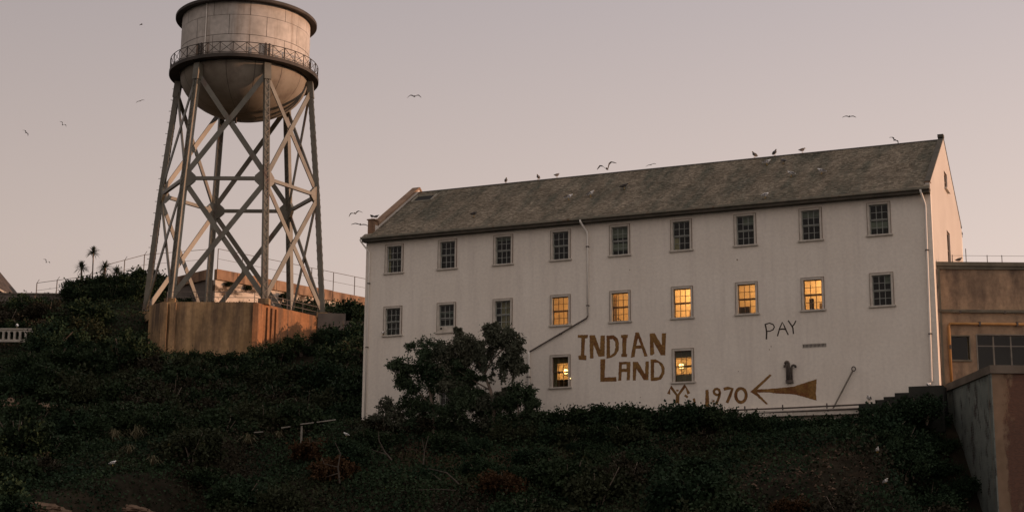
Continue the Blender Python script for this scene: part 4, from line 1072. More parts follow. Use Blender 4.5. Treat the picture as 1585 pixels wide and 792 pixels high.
# ivy and low scrub that cannot be counted: one object
n = 1000000
gx_ = rng.uniform(-52, 25, n); gy_ = rng.uniform(60, 152, n)
keep = rng.uniform(size=n) < np.clip(78 / gy_, .25, 1.0) ** 1.6
gx_, gy_ = gx_[keep], gy_[keep]
u_ = (gx_ - BX) * CD + (gy_ - BY) * SD; w_ = -(gx_ - BX) * SD + (gy_ - BY) * CD
z_ = ground(gx_, gy_)
def ell(cx, cy, rx, ry): return ((gx_ - cx) / rx) ** 2 + ((gy_ - cy) / ry) ** 2 + rng.normal(size=len(gx_)) * .25
bare = (ell(13.6, 71.0, 3.3, 4.2) < 1) | (ell(-31.0, 102.0, 3.0, 2.2) < 1) | (ell(-21.8, 74.2, 3.2, 1.6) < 1) | (ell(-18.2, 78.0, 2.2, 2.2) < 1)
keep = ~((u_ > .6) & (w_ > -.15)) & ~((gx_ > -31) & (gx_ < -16.5) & (gy_ > 125) & (gy_ < 142)) & ~((gx_ > 22.2)) & (~bare | (rng.uniform(size=len(gx_)) < .3))
keep &= in_view(np.stack([gx_, gy_, z_], 1))
gx_, gy_, z_ = gx_[keep], gy_[keep], z_[keep]
sel = rng.uniform(size=len(gx_))
patch = np.array([noise.noise((a * .16, b * .16, 2.0)) for a, b in zip(gx_, gy_)])
hgt = np.abs(rng.normal(size=len(gx_))) * (.16 + .35 * np.clip(patch + .25, 0, 1))
uu_, wv_ = (gx_ - BX) * CD + (gy_ - BY) * SD, -(gx_ - BX) * SD + (gy_ - BY) * CD
hgt = np.where((uu_ > 2) & (wv_ > -5), hgt * .35, hgt)      # clipped low by the wall
C = np.stack([gx_, gy_, z_ + hgt], 1)
grp = np.where(patch + rng.normal(size=len(patch)) * .12 > .34, 1, np.where(patch + rng.normal(size=len(patch)) * .12 < -.26, 2, 0))
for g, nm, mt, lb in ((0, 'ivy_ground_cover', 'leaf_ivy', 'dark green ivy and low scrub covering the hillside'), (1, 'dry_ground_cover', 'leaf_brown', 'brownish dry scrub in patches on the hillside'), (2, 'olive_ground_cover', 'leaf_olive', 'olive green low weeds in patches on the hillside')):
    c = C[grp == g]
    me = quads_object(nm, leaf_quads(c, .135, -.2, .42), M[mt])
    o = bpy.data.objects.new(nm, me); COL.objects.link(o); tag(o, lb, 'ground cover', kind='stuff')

def clump_leaves(clumps, size, droop=0.0, aspect=.42, seed=1):
    rg = np.random.default_rng(seed)
    out = []
    for (cx, cy, cz, rx, ry, rz, nn) in clumps:
        # leaves strung along twigs that fan out from the clump's centre: a feathery, uneven outline
        nt_ = max(6, nn // 11)
        tw = rg.normal(size=(nt_, 3)); tw /= np.linalg.norm(tw, axis=1, keepdims=True)
        ln = rg.uniform(.55, 1.38, nt_)
        k = rg.integers(0, nt_, nn)
        along = rg.uniform(.28, 1.0, nn) ** .7
        d = tw[k] + rg.normal(size=(nn, 3)) * .13
        P = np.array([cx, cy, cz]) + d * (ln[k] * along)[:, None] * np.array([rx, ry, rz])
        P[:, 2] -= (along * ln[k]) ** 2 * droop * .22 * rz
        d /= np.linalg.norm(d, axis=1, keepdims=True)
        out.append(leaf_quads(P, size, droop, aspect, d, rg))
    return np.concatenate(out)

def shrub_clumps(seed, n, spread, height, nn):
    rg = np.random.default_rng(seed); cl = []
    for i in range(n):
        a = rg.uniform(0, 6.28); r_ = spread * math.sqrt(rg.uniform(0, 1)) * .75
        h = height * (rg.uniform(.35, .75) - .25 * (r_ / spread))
        s = spread * rg.uniform(.28, .5)
        cl.append((r_ * math.cos(a), r_ * math.sin(a), h, s, s, s * rg.uniform(.7, 1.0), nn))
    return cl
def stems_mesh(seed, height, spread, material, n=6, rad=.035):
    rg = np.random.default_rng(seed); m = MB()
    for i in range(n):
        a = rg.uniform(0, 6.28); r_ = spread * rg.uniform(.25, .75)
        m.tube([(0, 0, -.3), (r_ * .35 * math.cos(a), r_ * .35 * math.sin(a), height * .3), (r_ * math.cos(a + .3), r_ * math.sin(a + .3), height * rg.uniform(.6, .9))], [rad, rad * .7, rad * .3], 5)
    return m.mesh('stems', material)
SHR = {}
for key, mt, seeds in (('green', 'leaf_green', (11, 12, 13)), ('ivy', 'leaf_ivy', (14, 15)), ('brown', 'leaf_brown', (16,)), ('rust', 'leaf_rust', (17,)), ('olive', 'leaf_olive', (18, 19))):
    SHR[key] = []
    for s in seeds:
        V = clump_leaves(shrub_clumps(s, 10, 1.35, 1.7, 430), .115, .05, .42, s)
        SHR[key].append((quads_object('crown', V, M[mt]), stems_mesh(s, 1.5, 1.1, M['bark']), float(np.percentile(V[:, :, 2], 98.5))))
def shrub(kind, x, y, s, label, group, z=None, hs=1.0, name='shrub', top=None):
    me, stm, q_ = random.choice(SHR[kind])
    if top is not None: z = top - q_ * s * hs
    z = gz(x, y) - .15 if z is None else z
    t = empty(name, (x, y, z), random.uniform(0, 6.28), label, 'shrub', group)
    place('crown', me, t, scale=(s, s, s * hs)); place('stems', stm, t, scale=(s, s, s * hs))
    return t
# shrubs scattered over the slopes
LBL = {'green': 'dark green leafy shrub among many alike on the hillside', 'ivy': 'dense ivy grown shrub among many alike on the hillside', 'brown': 'dull brown dry shrub on the hillside', 'rust': 'rust brown shrub low on the slope', 'olive': 'olive green shrub on the hillside'}
cnt = 0; tries = 0; placed = []
while cnt < 235 and tries < 9000:
    tries += 1
    x = random.uniform(-50, 21); y = random.uniform(64, 139)
    u0 = (x - BX) * CD + (y - BY) * SD; w0 = -(x - BX) * SD + (y - BY) * CD
    if u0 > -1.0 and w0 > -4.2: continue
    if -33 < x < -14.5 and y > 118.5: continue
    if x > 16.5 and y > 70: continue
    if (x - 13.6) ** 2 / 16 + (y - 71) ** 2 / 24 < 1: continue
    if (x + 31) ** 2 / 16 + (y - 101) ** 2 / 9 < 1 or (x + 21.8) ** 2 / 10 + (y - 73.5) ** 2 / 5 < 1 or (x + 18.2) ** 2 / 7 + (y - 77.6) ** 2 / 7 < 1: continue
    if x < -36 and 108 < y < 122 or x < -31 and y > 127: continue
    if -34.2 < x < -28.3 and 95 < y < 104: continue
    if any(abs(x - a) < 2.0 and -4.5 < y - b < 1.8 for a, b in ((-22.2, 86), (-21, 86.2), (-18.6, 80.2), (-14.7, 86), (-13.4, 88.6), (-9.3, 80), (-6.9, 82.3), (-4.6, 82), (-3.6, 76.2))): continue
    if -16 < x < -9 and 80 < y < 87.5: continue
    if not in_view(np.array([[x, y, gz(x, y) + 1]]), .03)[0]: continue
    if any((x - a) ** 2 + (y - b) ** 2 < 1.7 for a, b in placed): continue
    placed.append((x, y))
    pv = noise.noise((x * .09, y * .09, 7.0))
    kind = random.choice(['green', 'green', 'ivy', 'olive'] if pv < .12 else ['brown', 'olive', 'green'])
    far_ = y > 100
    sc_ = random.uniform(.75, 1.45) * (1.3 if far_ else 1.1); hs_k = random.uniform(.75, 1.15)
    if u0 > -1.0:       # keep the barracks front clear
        hmax = (.099 if u0 < 12.5 else .0915 if u0 < 23.5 else .0885) * y - gz(x, y)
        if hmax < .9: continue
        sc_ = min(sc_, hmax / (2.45 * hs_k))
    shrub(kind, x, y, sc_, LBL[kind], 'shrubs covering the hillside: ' + kind, hs=hs_k)
    cnt += 1
# rust coloured bushes near the bottom edge
for k, (x, y, s, lb) in enumerate(((-10.6, 84.2, 1.05, 'upper of the two rust brown bushes left of the bare branches'), (-9.2, 80.6, 1.1, 'lower of the two rust brown bushes left of the bare branches'), (-.4, 75.2, .95, 'rust brown bush at the bottom edge below the facade centre'), (12.2, 67.6, .8, 'rust brown bush at the bottom edge below the bare soil'))):
    shrub('rust', x, y, s, lb, 'rust brown bushes along the bottom edge')
for k, (x, y, s, lb) in enumerate(((-7.0, 89.4, 1.0, 'brown bush below the left corner of the barracks'), (-4.6, 88.0, 1.1, 'brown bush below the tree in front of the barracks'))):
    shrub('brown', x, y, s, lb, 'brown bushes under the barracks corner', hs=.8)
# the hedge along the foot of the barracks
hed2 = [(13.0 + 1.15 * k, None, .95) for k in range(19)]
for u0, _, s in hed2:      # a second, lower row on the bank in front
    w0 = -4.2 + random.uniform(-.4, .4); x, y, _z = bworld(u0, w0, 0)
    zt = min(.0985 if u0 < 21 else .093, .12) * y - .42
    shrub(random.choice(['green', 'ivy', 'ivy', 'olive']), x, y, s, 'low dark bush on the bank just below the row along the barracks', 'low bushes on the bank below the barracks', top=zt, name='bush')
hed = [(13.4, 8.60, 1.0), (14.4, 8.80, .9), (15.6, 8.95, 1.0), (16.8, 8.95, .95), (18.2, 9.0, 1.05), (19.6, 8.98, 1.0), (20.9, 8.85, 1.05), (22.3, 8.98, 1.1), (23.4, 8.82, 1.0), (24.4, 8.6, .9), (25.6, 8.35, .95), (26.8, 8.08, .9), (28.2, 8.0, .95), (29.6, 8.0, .95), (31.0, 8.0, .9)]
for u0, zt, s in hed:
    x, y, _ = bworld(u0, -2.7 + random.uniform(-.3, .3), 0)
    shrub('green' if random.random() < .6 else 'ivy', x, y, s, 'dark green bush in the row along the foot of the barracks', 'bushes along the foot of the barracks', top=zt, hs=1.0, name='bush')
for u0, w0, zt, s in ((32.6, -2.8, 8.45, 1.0), (34.0, -2.9, 8.75, 1.05), (33.4, -4.4, 8.0, 1.2), (35.2, -3.2, 8.85, .9), (31.5, -4.6, 7.3, 1.1), (32.4, -5.8, 6.9, 1.2), (34.3, -5.6, 7.1, 1.2), (33.4, -7.4, 6.2, 1.2), (35.0, -6.8, 6.2, 1.0)):
    x, y, _ = bworld(u0, w0, 0)
    shrub('ivy', x, y, s, 'dark ivy mound below the stepped wall', 'ivy mounds below the stepped wall', top=zt, name='bush')
for x, y, zt, s in ((21.9, 79.2, 8.4, .7), (21.9, 77.9, 6.9, .7), (21.8, 76.8, 5.4, .65), (21.8, 75.7, 4.2, .65), (21.7, 74.6, 3.2, .6), (21.6, 73.4, 2.4, .6), (20.6, 78.2, 7.6, .9), (20.4, 76.2, 6.0, .9), (20.2, 74.2, 4.4, .9), (19.0, 75.6, 6.6, 1.0), (18.6, 73.0, 5.6, 1.0), (19.6, 71.8, 3.6, .9)):
    shrub('ivy', x, y, s, 'dark ivy mound along the foot of the terrace side wall', 'ivy mounds along the terrace side wall', top=zt, name='bush')
for k in range(26):
    x = random.uniform(19.6, 22.3); y = random.uniform(66, 79.5); s = random.uniform(.45, .8)
    shrub('ivy', x, y, s, 'dark ivy mound along the foot of the terrace side wall', 'ivy mounds along the terrace side wall', top=gz(x, y) + s * 1.15, name='bush')
# bushes at the foot of the plinth and behind the tower
for x, y, zt, s in ((-31.8, 124.8, 19.2, 1.3), (-30.0, 124.2, 18.2, 1.1), (-28.4, 123.6, 17.25, 1.0), (-26.6, 123.4, 17.3, .95), (-24.8, 123.4, 17.3, 1.0), (-23.0, 123.3, 17.2, .95), (-21.4, 123.2, 17.2, 1.0), (-20.3, 123.7, 17.8, 1.05), (-19.0, 125.2, 18.3, 1.1), (-17.6, 127.0, 19.2, 1.15), (-15.8, 129.5, 20.0, 1.2), (-14.0, 129.5, 19.9, 1.2), (-12.8, 126.5, 18.9, 1.25)):
    shrub('green', x, y, s, 'dark green bush at the foot of the tower plinth', 'bushes at the foot of the tower plinth', top=zt, name='bush')
for L_, o_, zt, s in ((9.4, 1.5, 27.2, 1.4), (11.2, 1.9, 27.6, 1.5), (13.5, 2.0, 27.5, 1.6), (16, 2.0, 27.4, 1.6), (18.5, 2.2, 27.3, 1.6), (10.0, 4.5, 26.4, 1.5), (13, 5.5, 26.0, 1.6), (16, 6, 25.6, 1.6), (3.2, 2.8, 26.0, .6), (7.4, 3.2, 26.3, .7), (19, 7, 25.4, 1.6)):
    p = CB + dr * L_ + Vector((dr.y, -dr.x, 0)) * o_
    shrub('green', p.x, p.y, s, 'dark bush growing against the wall behind the tower', 'bushes against the wall behind the tower', top=zt, name='bush')
for L_, zt, s in ((1.9, 28.3, .34), (4.4, 28.3, .36), (9.2, 28.2, .6)):
    p = CB + dr * L_ + Vector((dr.y, -dr.x, 0)) * .25
    shrub('green', p.x, p.y, s, 'dark vine hanging under the parapet behind the tower', 'vines under the parapet behind the tower', top=zt, name='vine')
for L_, o_, zt, s in ((3, 1.8, 26.6, 1.1), (7, 2.0, 26.8, 1.3), (11, 2.2, 27.2, 1.4), (14, 3.4, 27.0, 1.5)):
    p = CB + dl * L_ - Vector((dl.y, -dl.x, 0)) * o_
    shrub('green', p.x, p.y, s, 'dark bush below the shaded wall left of the tower', 'bushes below the shaded wall', top=zt, name='bush')

# trees in front of the barracks ------------------------------------------
def tree(name, base, label, cat, clumps, limbs, leafm, size, droop, seed):
    """clumps and limbs in barracks coordinates (u, w, z)"""
    t = empty(name, bworld(*base), YAW, label, cat); b0 = np.array(base)
    V = clump_leaves([(c[0] - b0[0], c[1] - b0[1], c[2] - b0[2], c[3], c[4], c[5], c[6]) for c in clumps], size, droop, .30, seed)
    o = place('crown', quads_object('crown', V, M[leafm]), t)
    m = MB()
    for pts, r0, r1 in limbs[:1]:
        rr = np.linspace(r0, r1, len(pts)); m.tube([Vector(p) - Vector(base) for p in pts], list(rr), 8)
    m.build('trunk', M['bark'], t, smooth=True)
    for pts, r0, r1 in limbs[1:]:
        m = MB(); rr = np.linspace(r0, r1, len(pts)); m.tube([Vector(p) - Vector(base) for p in pts], list(rr), 6); m.build('limb', M['bark'], t, smooth=True)
    return t
rg = np.random.default_rng(5)
def scatter(boxes, nn):
    cl = []
    for (u0, z0, r_, k) in boxes:
        for i in range(k):
            a = rg.normal(size=3) * r_ * .45
            s = r_ * rg.uniform(.34, .58)
            cl.append((u0 + a[0], -4.0 + a[1] * .8, z0 + a[2], s, s, s * rg.uniform(.7, 1.15), nn))
    return cl
ca = scatter([(10.0, 13.0, .95, 9), (8.8, 12.3, 1.0, 8), (9.4, 13.5, .5, 3), (12.0, 13.0, .95, 9), (12.9, 12.2, .75, 6), (13.1, 11.3, .45, 4), (12.4, 11.5, .55, 4), (10.6, 12.5, .8, 6), (11.6, 13.5, .5, 4), (9.0, 11.4, .9, 6), (10.3, 11.6, .8, 4), (9.6, 10.6, .9, 6), (12.6, 12.9, .6, 4), (10.9, 12.0, .8, 6), (11.6, 12.8, .8, 5), (10.6, 9.4, .9, 6), (11.6, 8.8, .9, 6), (12.2, 9.6, .6, 3), (9.6, 9.6, 1.0, 6)], 430)
for _ in range(26):     # hanging sprays on the right side
    u0 = rg.uniform(11.4, 13.4); ca.append((u0, -4 + rg.normal() * .4, rg.uniform(10.7, 12.0), .15, .15, .55, 130))
tree('weeping_tree', (11.7, -4.0, 7.3), 'tall weeping tree with pale trunk before the middle of the barracks front', 'tree', ca,
     [([(11.7, -4, 7.3), (11.65, -4, 8.9), (11.45, -4, 10.0), (11.05, -4, 10.9), (10.6, -4, 11.8), (10.0, -4, 12.7)], .13, .04),
      ([(11.05, -4, 10.9), (11.35, -3.9, 11.6), (11.55, -3.9, 12.3), (12.0, -3.9, 13.0)], .07, .025), ([(11.35, -3.9, 11.6), (12.1, -4.1, 12.2), (12.9, -4.1, 12.5)], .05, .02),
      ([(10.6, -4, 11.8), (10.3, -4.2, 11.2), (9.6, -4.2, 11.9)], .05, .02), ([(11.45, -4, 10.0), (10.6, -4.2, 10.5), (9.3, -4.2, 11.3)], .05, .02)], 'leaf_tree', .125, .9, 31)
cb = scatter([(6.6, 11.9, 1.0, 8), (7.8, 12.2, .95, 8), (5.9, 11.4, .7, 6), (6.2, 10.6, .8, 6), (7.5, 10.9, 1.1, 9), (8.9, 10.4, 1.1, 9), (7.4, 9.4, 1.0, 5), (9.2, 9.2, 1.1, 6), (10.3, 9.6, 1.0, 6), (10.2, 8.4, 1.1, 6), (6.1, 9.4, .7, 2), (8.6, 8.2, 1.0, 4), (10.6, 10.5, .6, 3), (8.2, 11.4, 1.0, 7), (6.8, 8.6, 1.0, 6), (9.4, 11.6, .8, 5), (11.0, 9.0, .9, 5)], 430)
tree('leafy_tree', (7.9, -4.0, 7.0), 'broad dark leafy tree before the left part of the barracks front', 'tree', cb,
     [([(7.9, -4, 7.0), (7.9, -4, 8.8), (7.6, -4, 10.2), (7.3, -4, 11.6)], .14, .04), ([(7.8, -4, 9.2), (6.8, -4, 10.2), (6.0, -4, 11.2)], .07, .02), ([(7.7, -4, 9.8), (8.6, -4, 10.6), (9.4, -4, 11.4)], .07, .02)], 'leaf_broad', .125, .15, 32)
cc = scatter([(13.2, 9.5, .8, 8), (14.0, 9.2, .7, 7), (12.3, 9.4, .7, 6), (13.6, 8.4, .9, 8), (12.2, 8.3, .9, 7), (14.5, 8.2, .6, 4)], 400)
tree('round_bush', (13.2, -4.0, 7.0), 'rounded dark bush right of the weeping tree at the short white downpipe', 'bush', cc,
     [([(13.2, -4, 7.0), (13.2, -4, 8.2), (13.1, -4, 9.3)], .09, .03), ([(13.2, -4, 8.2), (13.9, -4, 8.9)], .04, .02)], 'leaf_broad', .125, .1, 33)
cd_ = scatter([(4.6, 9.3, .7, 5), (5.3, 9.0, .7, 4), (4.1, 8.5, .6, 5), (5.2, 8.2, .8, 5), (3.4, 8.0, .4, 3), (6.4, 8.2, .7, 4), (5.6, 8.8, .8, 5)], 200)
tree('twiggy_bush', (4.8, -4.0, 7.0), 'sparse twiggy bush at the left foot of the barracks front', 'bush', cd_,
     [([(4.8, -4, 7.0), (4.7, -4, 8.2), (4.5, -4, 9.4)], .06, .02), ([(4.7, -4, 8.2), (5.4, -4, 9.1)], .03, .015), ([(4.7, -4, 7.9), (3.9, -4, 8.7)], .03, .015)], 'leaf_tree', .12, .2, 34)

# yuccas on the skyline at the left ---------------------------------------
def blades(n, length, wid, spread, seed, lean=.2):
    rg = np.random.default_rng(seed); Q = []
    for i in range(n):
        a = rg.uniform(0, 6.28); el = rg.uniform(-.5, 1.45) if spread > 1 else rg.uniform(.5, 1.5)
        L_ = length * rg.uniform(.75, 1.1)
        d = np.array([math.cos(a) * math.cos(el), math.sin(a) * math.cos(el), math.sin(el)])
        s = np.cross(d, [0, 0, 1.0]); s /= np.linalg.norm(s) + 1e-6
        p0 = np.zeros(3); p1 = d * L_ * .55; p2 = d * L_ + np.array([0, 0, -lean * L_])
        Q.append([p0 - s * wid * .5, p0 + s * wid * .5, p1 + s * wid * .5, p1 - s * wid * .5])
        Q.append([p1 - s * wid * .5, p1 + s * wid * .5, p2 + s * wid * .06, p2 - s * wid * .06])
    return np.array(Q)
def yucca(x, y, zc, zb, rad, label, trunk=.09):
    t = empty('yucca', (x, y, zb), 0, label, 'yucca')
    o = place('rosette', quads_object('rosette', blades(120, rad, .07, 2, int(abs(x * 100))), M['yucca']), t, (0, 0, zc - zb))
    m = MB(); m.tube([(0.15, 0, 0), (.05, 0, (zc - zb) * .5), (0, 0, zc - zb)], [trunk * 1.2, trunk, trunk], 7); m.build('trunk', M['bark'], t)
yucca(-40.2, 140.4, 27.5, 24.4, .95, 'lower left yucca head on the left skyline')
yucca(-39.3, 140.8, 29.05, 24.4, .82, 'tallest yucca on a thin trunk on the left skyline', .06)
yucca(-38.1, 140.8, 27.6, 24.4, .95, 'yucca head right of the tallest one, half sunk in the bushes')
yucca(-36.9, 140.4, 27.1, 24.4, .9, 'spiky yucca low between the palms and the tower')
for x, y, zt, s in ((-40.4, 141.5, 26.3, 1.2), (-39.2, 141.8, 26.9, 1.4), (-38.0, 142, 26.9, 1.4), (-36.8, 142, 27.0, 1.4), (-35.6, 142, 27.6, 1.6), (-34.4, 142, 27.4, 1.5), (-33.2, 142, 26.8, 1.4), (-40.9, 140, 25.6, 1.0), (-39.6, 139.2, 26.2, 1.4), (-37.6, 139.4, 26.4, 1.5), (-35.4, 139.4, 26.4, 1.5), (-33.0, 140, 26.2, 1.4), (-38.6, 137.5, 25.2, 1.3), (-36.4, 137.5, 25.3, 1.3), (-34.0, 137.5, 25.2, 1.3)):
    shrub('green', x, y, s, 'dark bush in the clump under the yuccas', 'bushes under the yuccas', top=zt, name='bush')
shrub('green', -43.6, 142, .35, 'small round bush on the skyline left of the yuccas', None, z=24.9, name='bush')

# grass tufts --------------------------------------------------------------
def tuft(x, y, L_, n, label, seed):
    t = place('grass_tuft', quads_object('grass_tuft', blades(n, L_, .035, .5, seed, .55), M['straw']), None, (x, y, gz(x, y) + .35))
    tag(t, label, 'grass tuft', 'pale grass tufts on the left slope')
for k, (x, y, L_, n, lb) in enumerate(((-22.2, 86.0, 1.5, 60, 'large pale grass tuft, leftmost on the slope below the rock'), (-21.0, 86.2, 1.6, 55, 'large pale grass tuft, second on the slope below the rock'), (-20.4, 82.4, 1.0, 40, 'small straw tuft below the two large tufts'), (-18.6, 80.2, 1.0, 45, 'dim grass tuft just above the bare soil at lower left'), (-14.7, 86.0, 1.2, 60, 'yellowish tuft below the white rail'), (-13.4, 88.6, 1.0, 45, 'olive tuft at the left end of the white rail'))):
    tuft(x, y, L_, n, lb, 50 + k)

# bare branches -------------------------------------------------------------
def bare(x, y, segs, label):
    z = gz(x, y) + .35
    t = empty('bare_branch', (x, y, z), 0, label, 'branch', 'bare pale branches in the scrub')
    for k, (pts, r_) in enumerate(segs):
        m = MB(); m.tube(pts, list(np.linspace(r_, r_ * .35, len(pts))), 5); m.build('stem' if k == 0 else 'twig', M['dead_wood'], t)
bare(-6.9, 82.3, [([(.6, -.3, 0), (.2, -.3, .45), (-.1, -.4, 1.0), (-.15, -.4, 1.5)], .05), ([(.3, -.3, .3), (-.5, -.4, .55)], .03)], 'curved bare branch in the dark scrub below the barracks corner')
bare(-4.6, 81.9, [([(0, -.3, 0), (.05, -.3, .7), (.25, -.4, 1.5)], .045), ([(.03, -.3, .7), (-.1, -.4, 1.4)], .03)], 'forked upright bare branch below the brown bushes')
bare(-9.0, 79.4, [([(.3, -.5, -.2), (.2, -.6, .6), (.3, -.6, 1.3), (0, -.7, 1.9)], .05), ([(.25, -.6, .6), (-.6, -.7, .8)], .03), ([(.2, -.6, .3), (-.4, -.7, .1)], .03)], 'branching bare twigs beside the rust brown bushes')
bare(-3.6, 76.2, [([(1.1, -.4, .2), (.5, -.5, .75), (-.4, -.6, .95)], .05), ([(1.1, -.5, -.1), (0, -.6, -.05), (-.9, -.7, -.1)], .035), ([(.2, -.5, .4), (-.3, -.6, .75)], .025)], 'long arching bare branch near the bottom edge')
bare(5.2, 79.6, [([(0, -.4, 0), (.5, -.4, .35), (1.0, -.5, .3)], .03)], 'thin bare twig in the ivy below the facade')

# rocks and stones -----------------------------------------------------------
def rock(x, y, sx, sy, sz, rz, label, seed, dz=0.0):
    bm = bmesh.new(); bmesh.ops.create_icosphere(bm, subdivisions=4, radius=1)
    for v in bm.verts:
        p = v.co.copy()
        k = 1 + .28 * noise.noise(p * 1.3 + Vector((seed, 0, 0))) + .12 * noise.noise(p * 4 + Vector((0, seed, 0)))
        k += .07 * (math.floor(p.z * 5 + noise.noise(p * 2) * 1.2) % 2)
        v.co = Vector((p.x * k * sx, p.y * k * sy, p.z * k * sz))
    me = bpy.data.meshes.new('rock'); bm.to_mesh(me); bm.free(); me.materials.append(M['rock'])
    o = place('rock', me, None, (x, y, gz(x, y) + dz), (0.0, .12, rz)); tag(o, label, 'rock')
rock(-31.2, 102.6, 2.1, 1.4, .75, -.15, 'brown layered sandstone outcrop on the left slope', 3, .1)
rock(-33.6, 102.4, 1.0, 1.2, .8, .2, 'smaller brown rock at the left edge beside the outcrop', 4, 0)
rock(-22.4, 73.4, 1.5, .8, .3, -.2, 'flat brown rock at the bottom left edge', 5, -.05)
rock(-18.6, 77.0, 1.0, .6, .25, -.1, 'low earthy rock at the bottom, right of the flat one', 6, -.1)
rock(-16.2, 77.0, 1.2, .9, .5, .1, 'small earthy rock at the bottom beside the grass', 8, -.1)
Q = MB()
for i in range(260):
    a = random.uniform(0, 6.28); r_ = math.sqrt(random.random())
    x = 13.6 + 3.2 * r_ * math.cos(a); y = 71.0 + 4.0 * r_ * math.sin(a); s = random.uniform(.03, .11) * (1.8 if random.random() < .08 else 1)
    z = gz(x, y)
    vs = [(x + s * random.uniform(.7, 1.3) * dx, y + s * random.uniform(.7, 1.3) * dy, z + s * random.uniform(.4, .9) * dz) for dx, dy, dz in ((1, 0, 0), (-1, 0, 0), (0, 1, 0), (0, -1, 0), (0, 0, 1), (0, 0, -1))]
    Q.add(vs, [(0, 2, 4), (2, 1, 4), (1, 3, 4), (3, 0, 4), (2, 0, 5), (1, 2, 5), (3, 1, 5), (0, 3, 5)])
o = Q.build('loose_stones', M['rock']); tag(o, 'loose stones on the bare soil at the lower right', 'stones', kind='stuff')

# ------------------------------------------------------------------ gulls
def loft(path, n=10):
    """path: (x, z, half width, half height) rings along x -> closed smooth body"""
    m = MB(); vs = []; fs = []
    for (x, z, a, b) in path:
        for k in range(n):
            q = 2 * math.pi * k / n
            vs.append((x, a * math.cos(q), z + b * math.sin(q)))
    for i in range(len(path) - 1):
        for k in range(n):
            k2 = (k + 1) % n
            fs.append((i * n + k, i * n + k2, (i + 1) * n + k2, (i + 1) * n + k))
    fs += [tuple(range(n)), tuple(range((len(path) - 1) * n, len(path) * n))]
    m.add(vs, fs); return m
G = {}
stand = [(-.30, .135, .015, .012), (-.22, .155, .04, .035), (-.13, .185, .08, .08), (-.02, .215, .10, .10), (.09, .24, .09, .10), (.15, .285, .06, .07), (.175, .315, .042, .045), (.205, .345, .043, .042), (.24, .345, .034, .033), (.262, .34, .014, .014)]
def wing_folded(s):
    m = MB(); P = [(.10, .25), (.02, .29), (-.12, .255), (-.22, .20), (-.31, .165), (-.22, .15), (-.06, .17), (.08, .20)]
    m.solid(P, None, lambda a, b: (a, s * (.080 - .5 * max(0, -.1 - a) * .35), b), lambda a, b: (a, s * (.100 - .5 * max(0, -.1 - a) * .35), b)); return m
G['sb'] = {k: loft(stand).mesh('body', M[k], True) for k in ('gull_white', 'gull_dark', 'gull_grey')}
G['sw'] = {(k, s): wing_folded(s).mesh('wing', M[k]) for k in ('gull_grey', 'gull_dark') for s in (1, -1)}
m = MB(); m.tube([(.255, 0, .338), (.29, 0, .334), (.325, 0, .322)], [.012, .010, .003], 6); G['bk'] = m.mesh('beak', M['beak'])
m = MB(); m.tube([(0, 0, .13), (.005, 0, .0)], .008, 5); m.box(-.01, .05, -.02, .02, 0, .008); G['leg'] = m.mesh('leg', M['beak'])
def gull_stand(loc, rz, label, body='gull_white', wing='gull_grey', s=1.0, group=None):
    t = empty('gull', loc, rz, label, 'gull', group)
    s *= .88
    place('body', G['sb'][body], t, scale=(s, s, s))
    for q in (1, -1):
        place('wing', G['sw'][(wing, q)], t, scale=(s, s, s)); place('leg', G['leg'], t, (0, q * .035 * s, 0), scale=(s, s, s))
    place('beak', G['bk'], t, scale=(s, s, s))
fly = [(-.26, .0, .05, .006), (-.18, .0, .035, .022), (-.08, .0, .06, .055), (.04, .0, .07, .065), (.13, .01, .055, .052), (.19, .02, .042, .042), (.225, .02, .03, .03), (.245, .018, .01, .01)]
G['fb'] = {k: loft(fly).mesh('body', M[k], True) for k in ('gull_white', 'gull_dark')}
def wing_open(s, up, bend):
    m = MB()
    pts = [(.05, .05, 0), (.16, .25, up * .20), (.12, .42, up * .26), (-.02, .62, up * .26 - bend * .10), (-.14, .74, up * .26 - bend * .2)]
    bk = [(-.10, .05, 0), (-.06, .25, up * .19), (-.06, .42, up * .25), (-.12, .60, up * .25 - bend * .10), (-.15, .74, up * .26 - bend * .2)]
    vs = []
    for p in pts: vs.append((p[0], s * p[1], p[2] + .012))
    for p in bk: vs.append((p[0], s * p[1], p[2]))
    vs += [(a, b, c - .016) for a, b, c in vs]
    n = 5; fs = []
    for i in range(4):
        fs.append((i, i + 1, n + i + 1, n + i)); fs.append((10 + i, 10 + n + i, 10 + n + i + 1, 10 + i + 1))
        fs.append((i, 10 + i, 10 + i + 1, i + 1)); fs.append((n + i, n + i + 1, 10 + n + i + 1, 10 + n + i))
    fs += [(0, n, 10 + n, 10), (4, 14, 10 + n + 4, n + 4)]
    m.add(vs, fs); return m
for nm, up, bd in (('glide', .5, 1.2), ('up', 1.5, .8), ('flat', .15, .5)):
    for s in (1, -1): G[('fw', nm, s)] = wing_open(s, up, bd).mesh('wing', M['gull_dark'])
m = MB(); m.tube([(.24, 0, .018), (.29, 0, .01)], [.010, .003], 5); G['fbk'] = m.mesh('beak', M['beak'])
def gull_fly(loc, rz, roll, label, pose='glide', body='gull_dark', s=1.0, pitch=0.0):
    t = empty('flying_gull', loc, rz, label, 'gull', 'gulls in flight'); t.rotation_euler = (roll, pitch, rz)
    place('body', G['fb'][body], t, scale=(s, s, s))
    for q in (1, -1): place('wing', G[('fw', pose, q)], t, scale=(s, s, s))
    place('beak', G['fbk'], t, scale=(s, s, s))

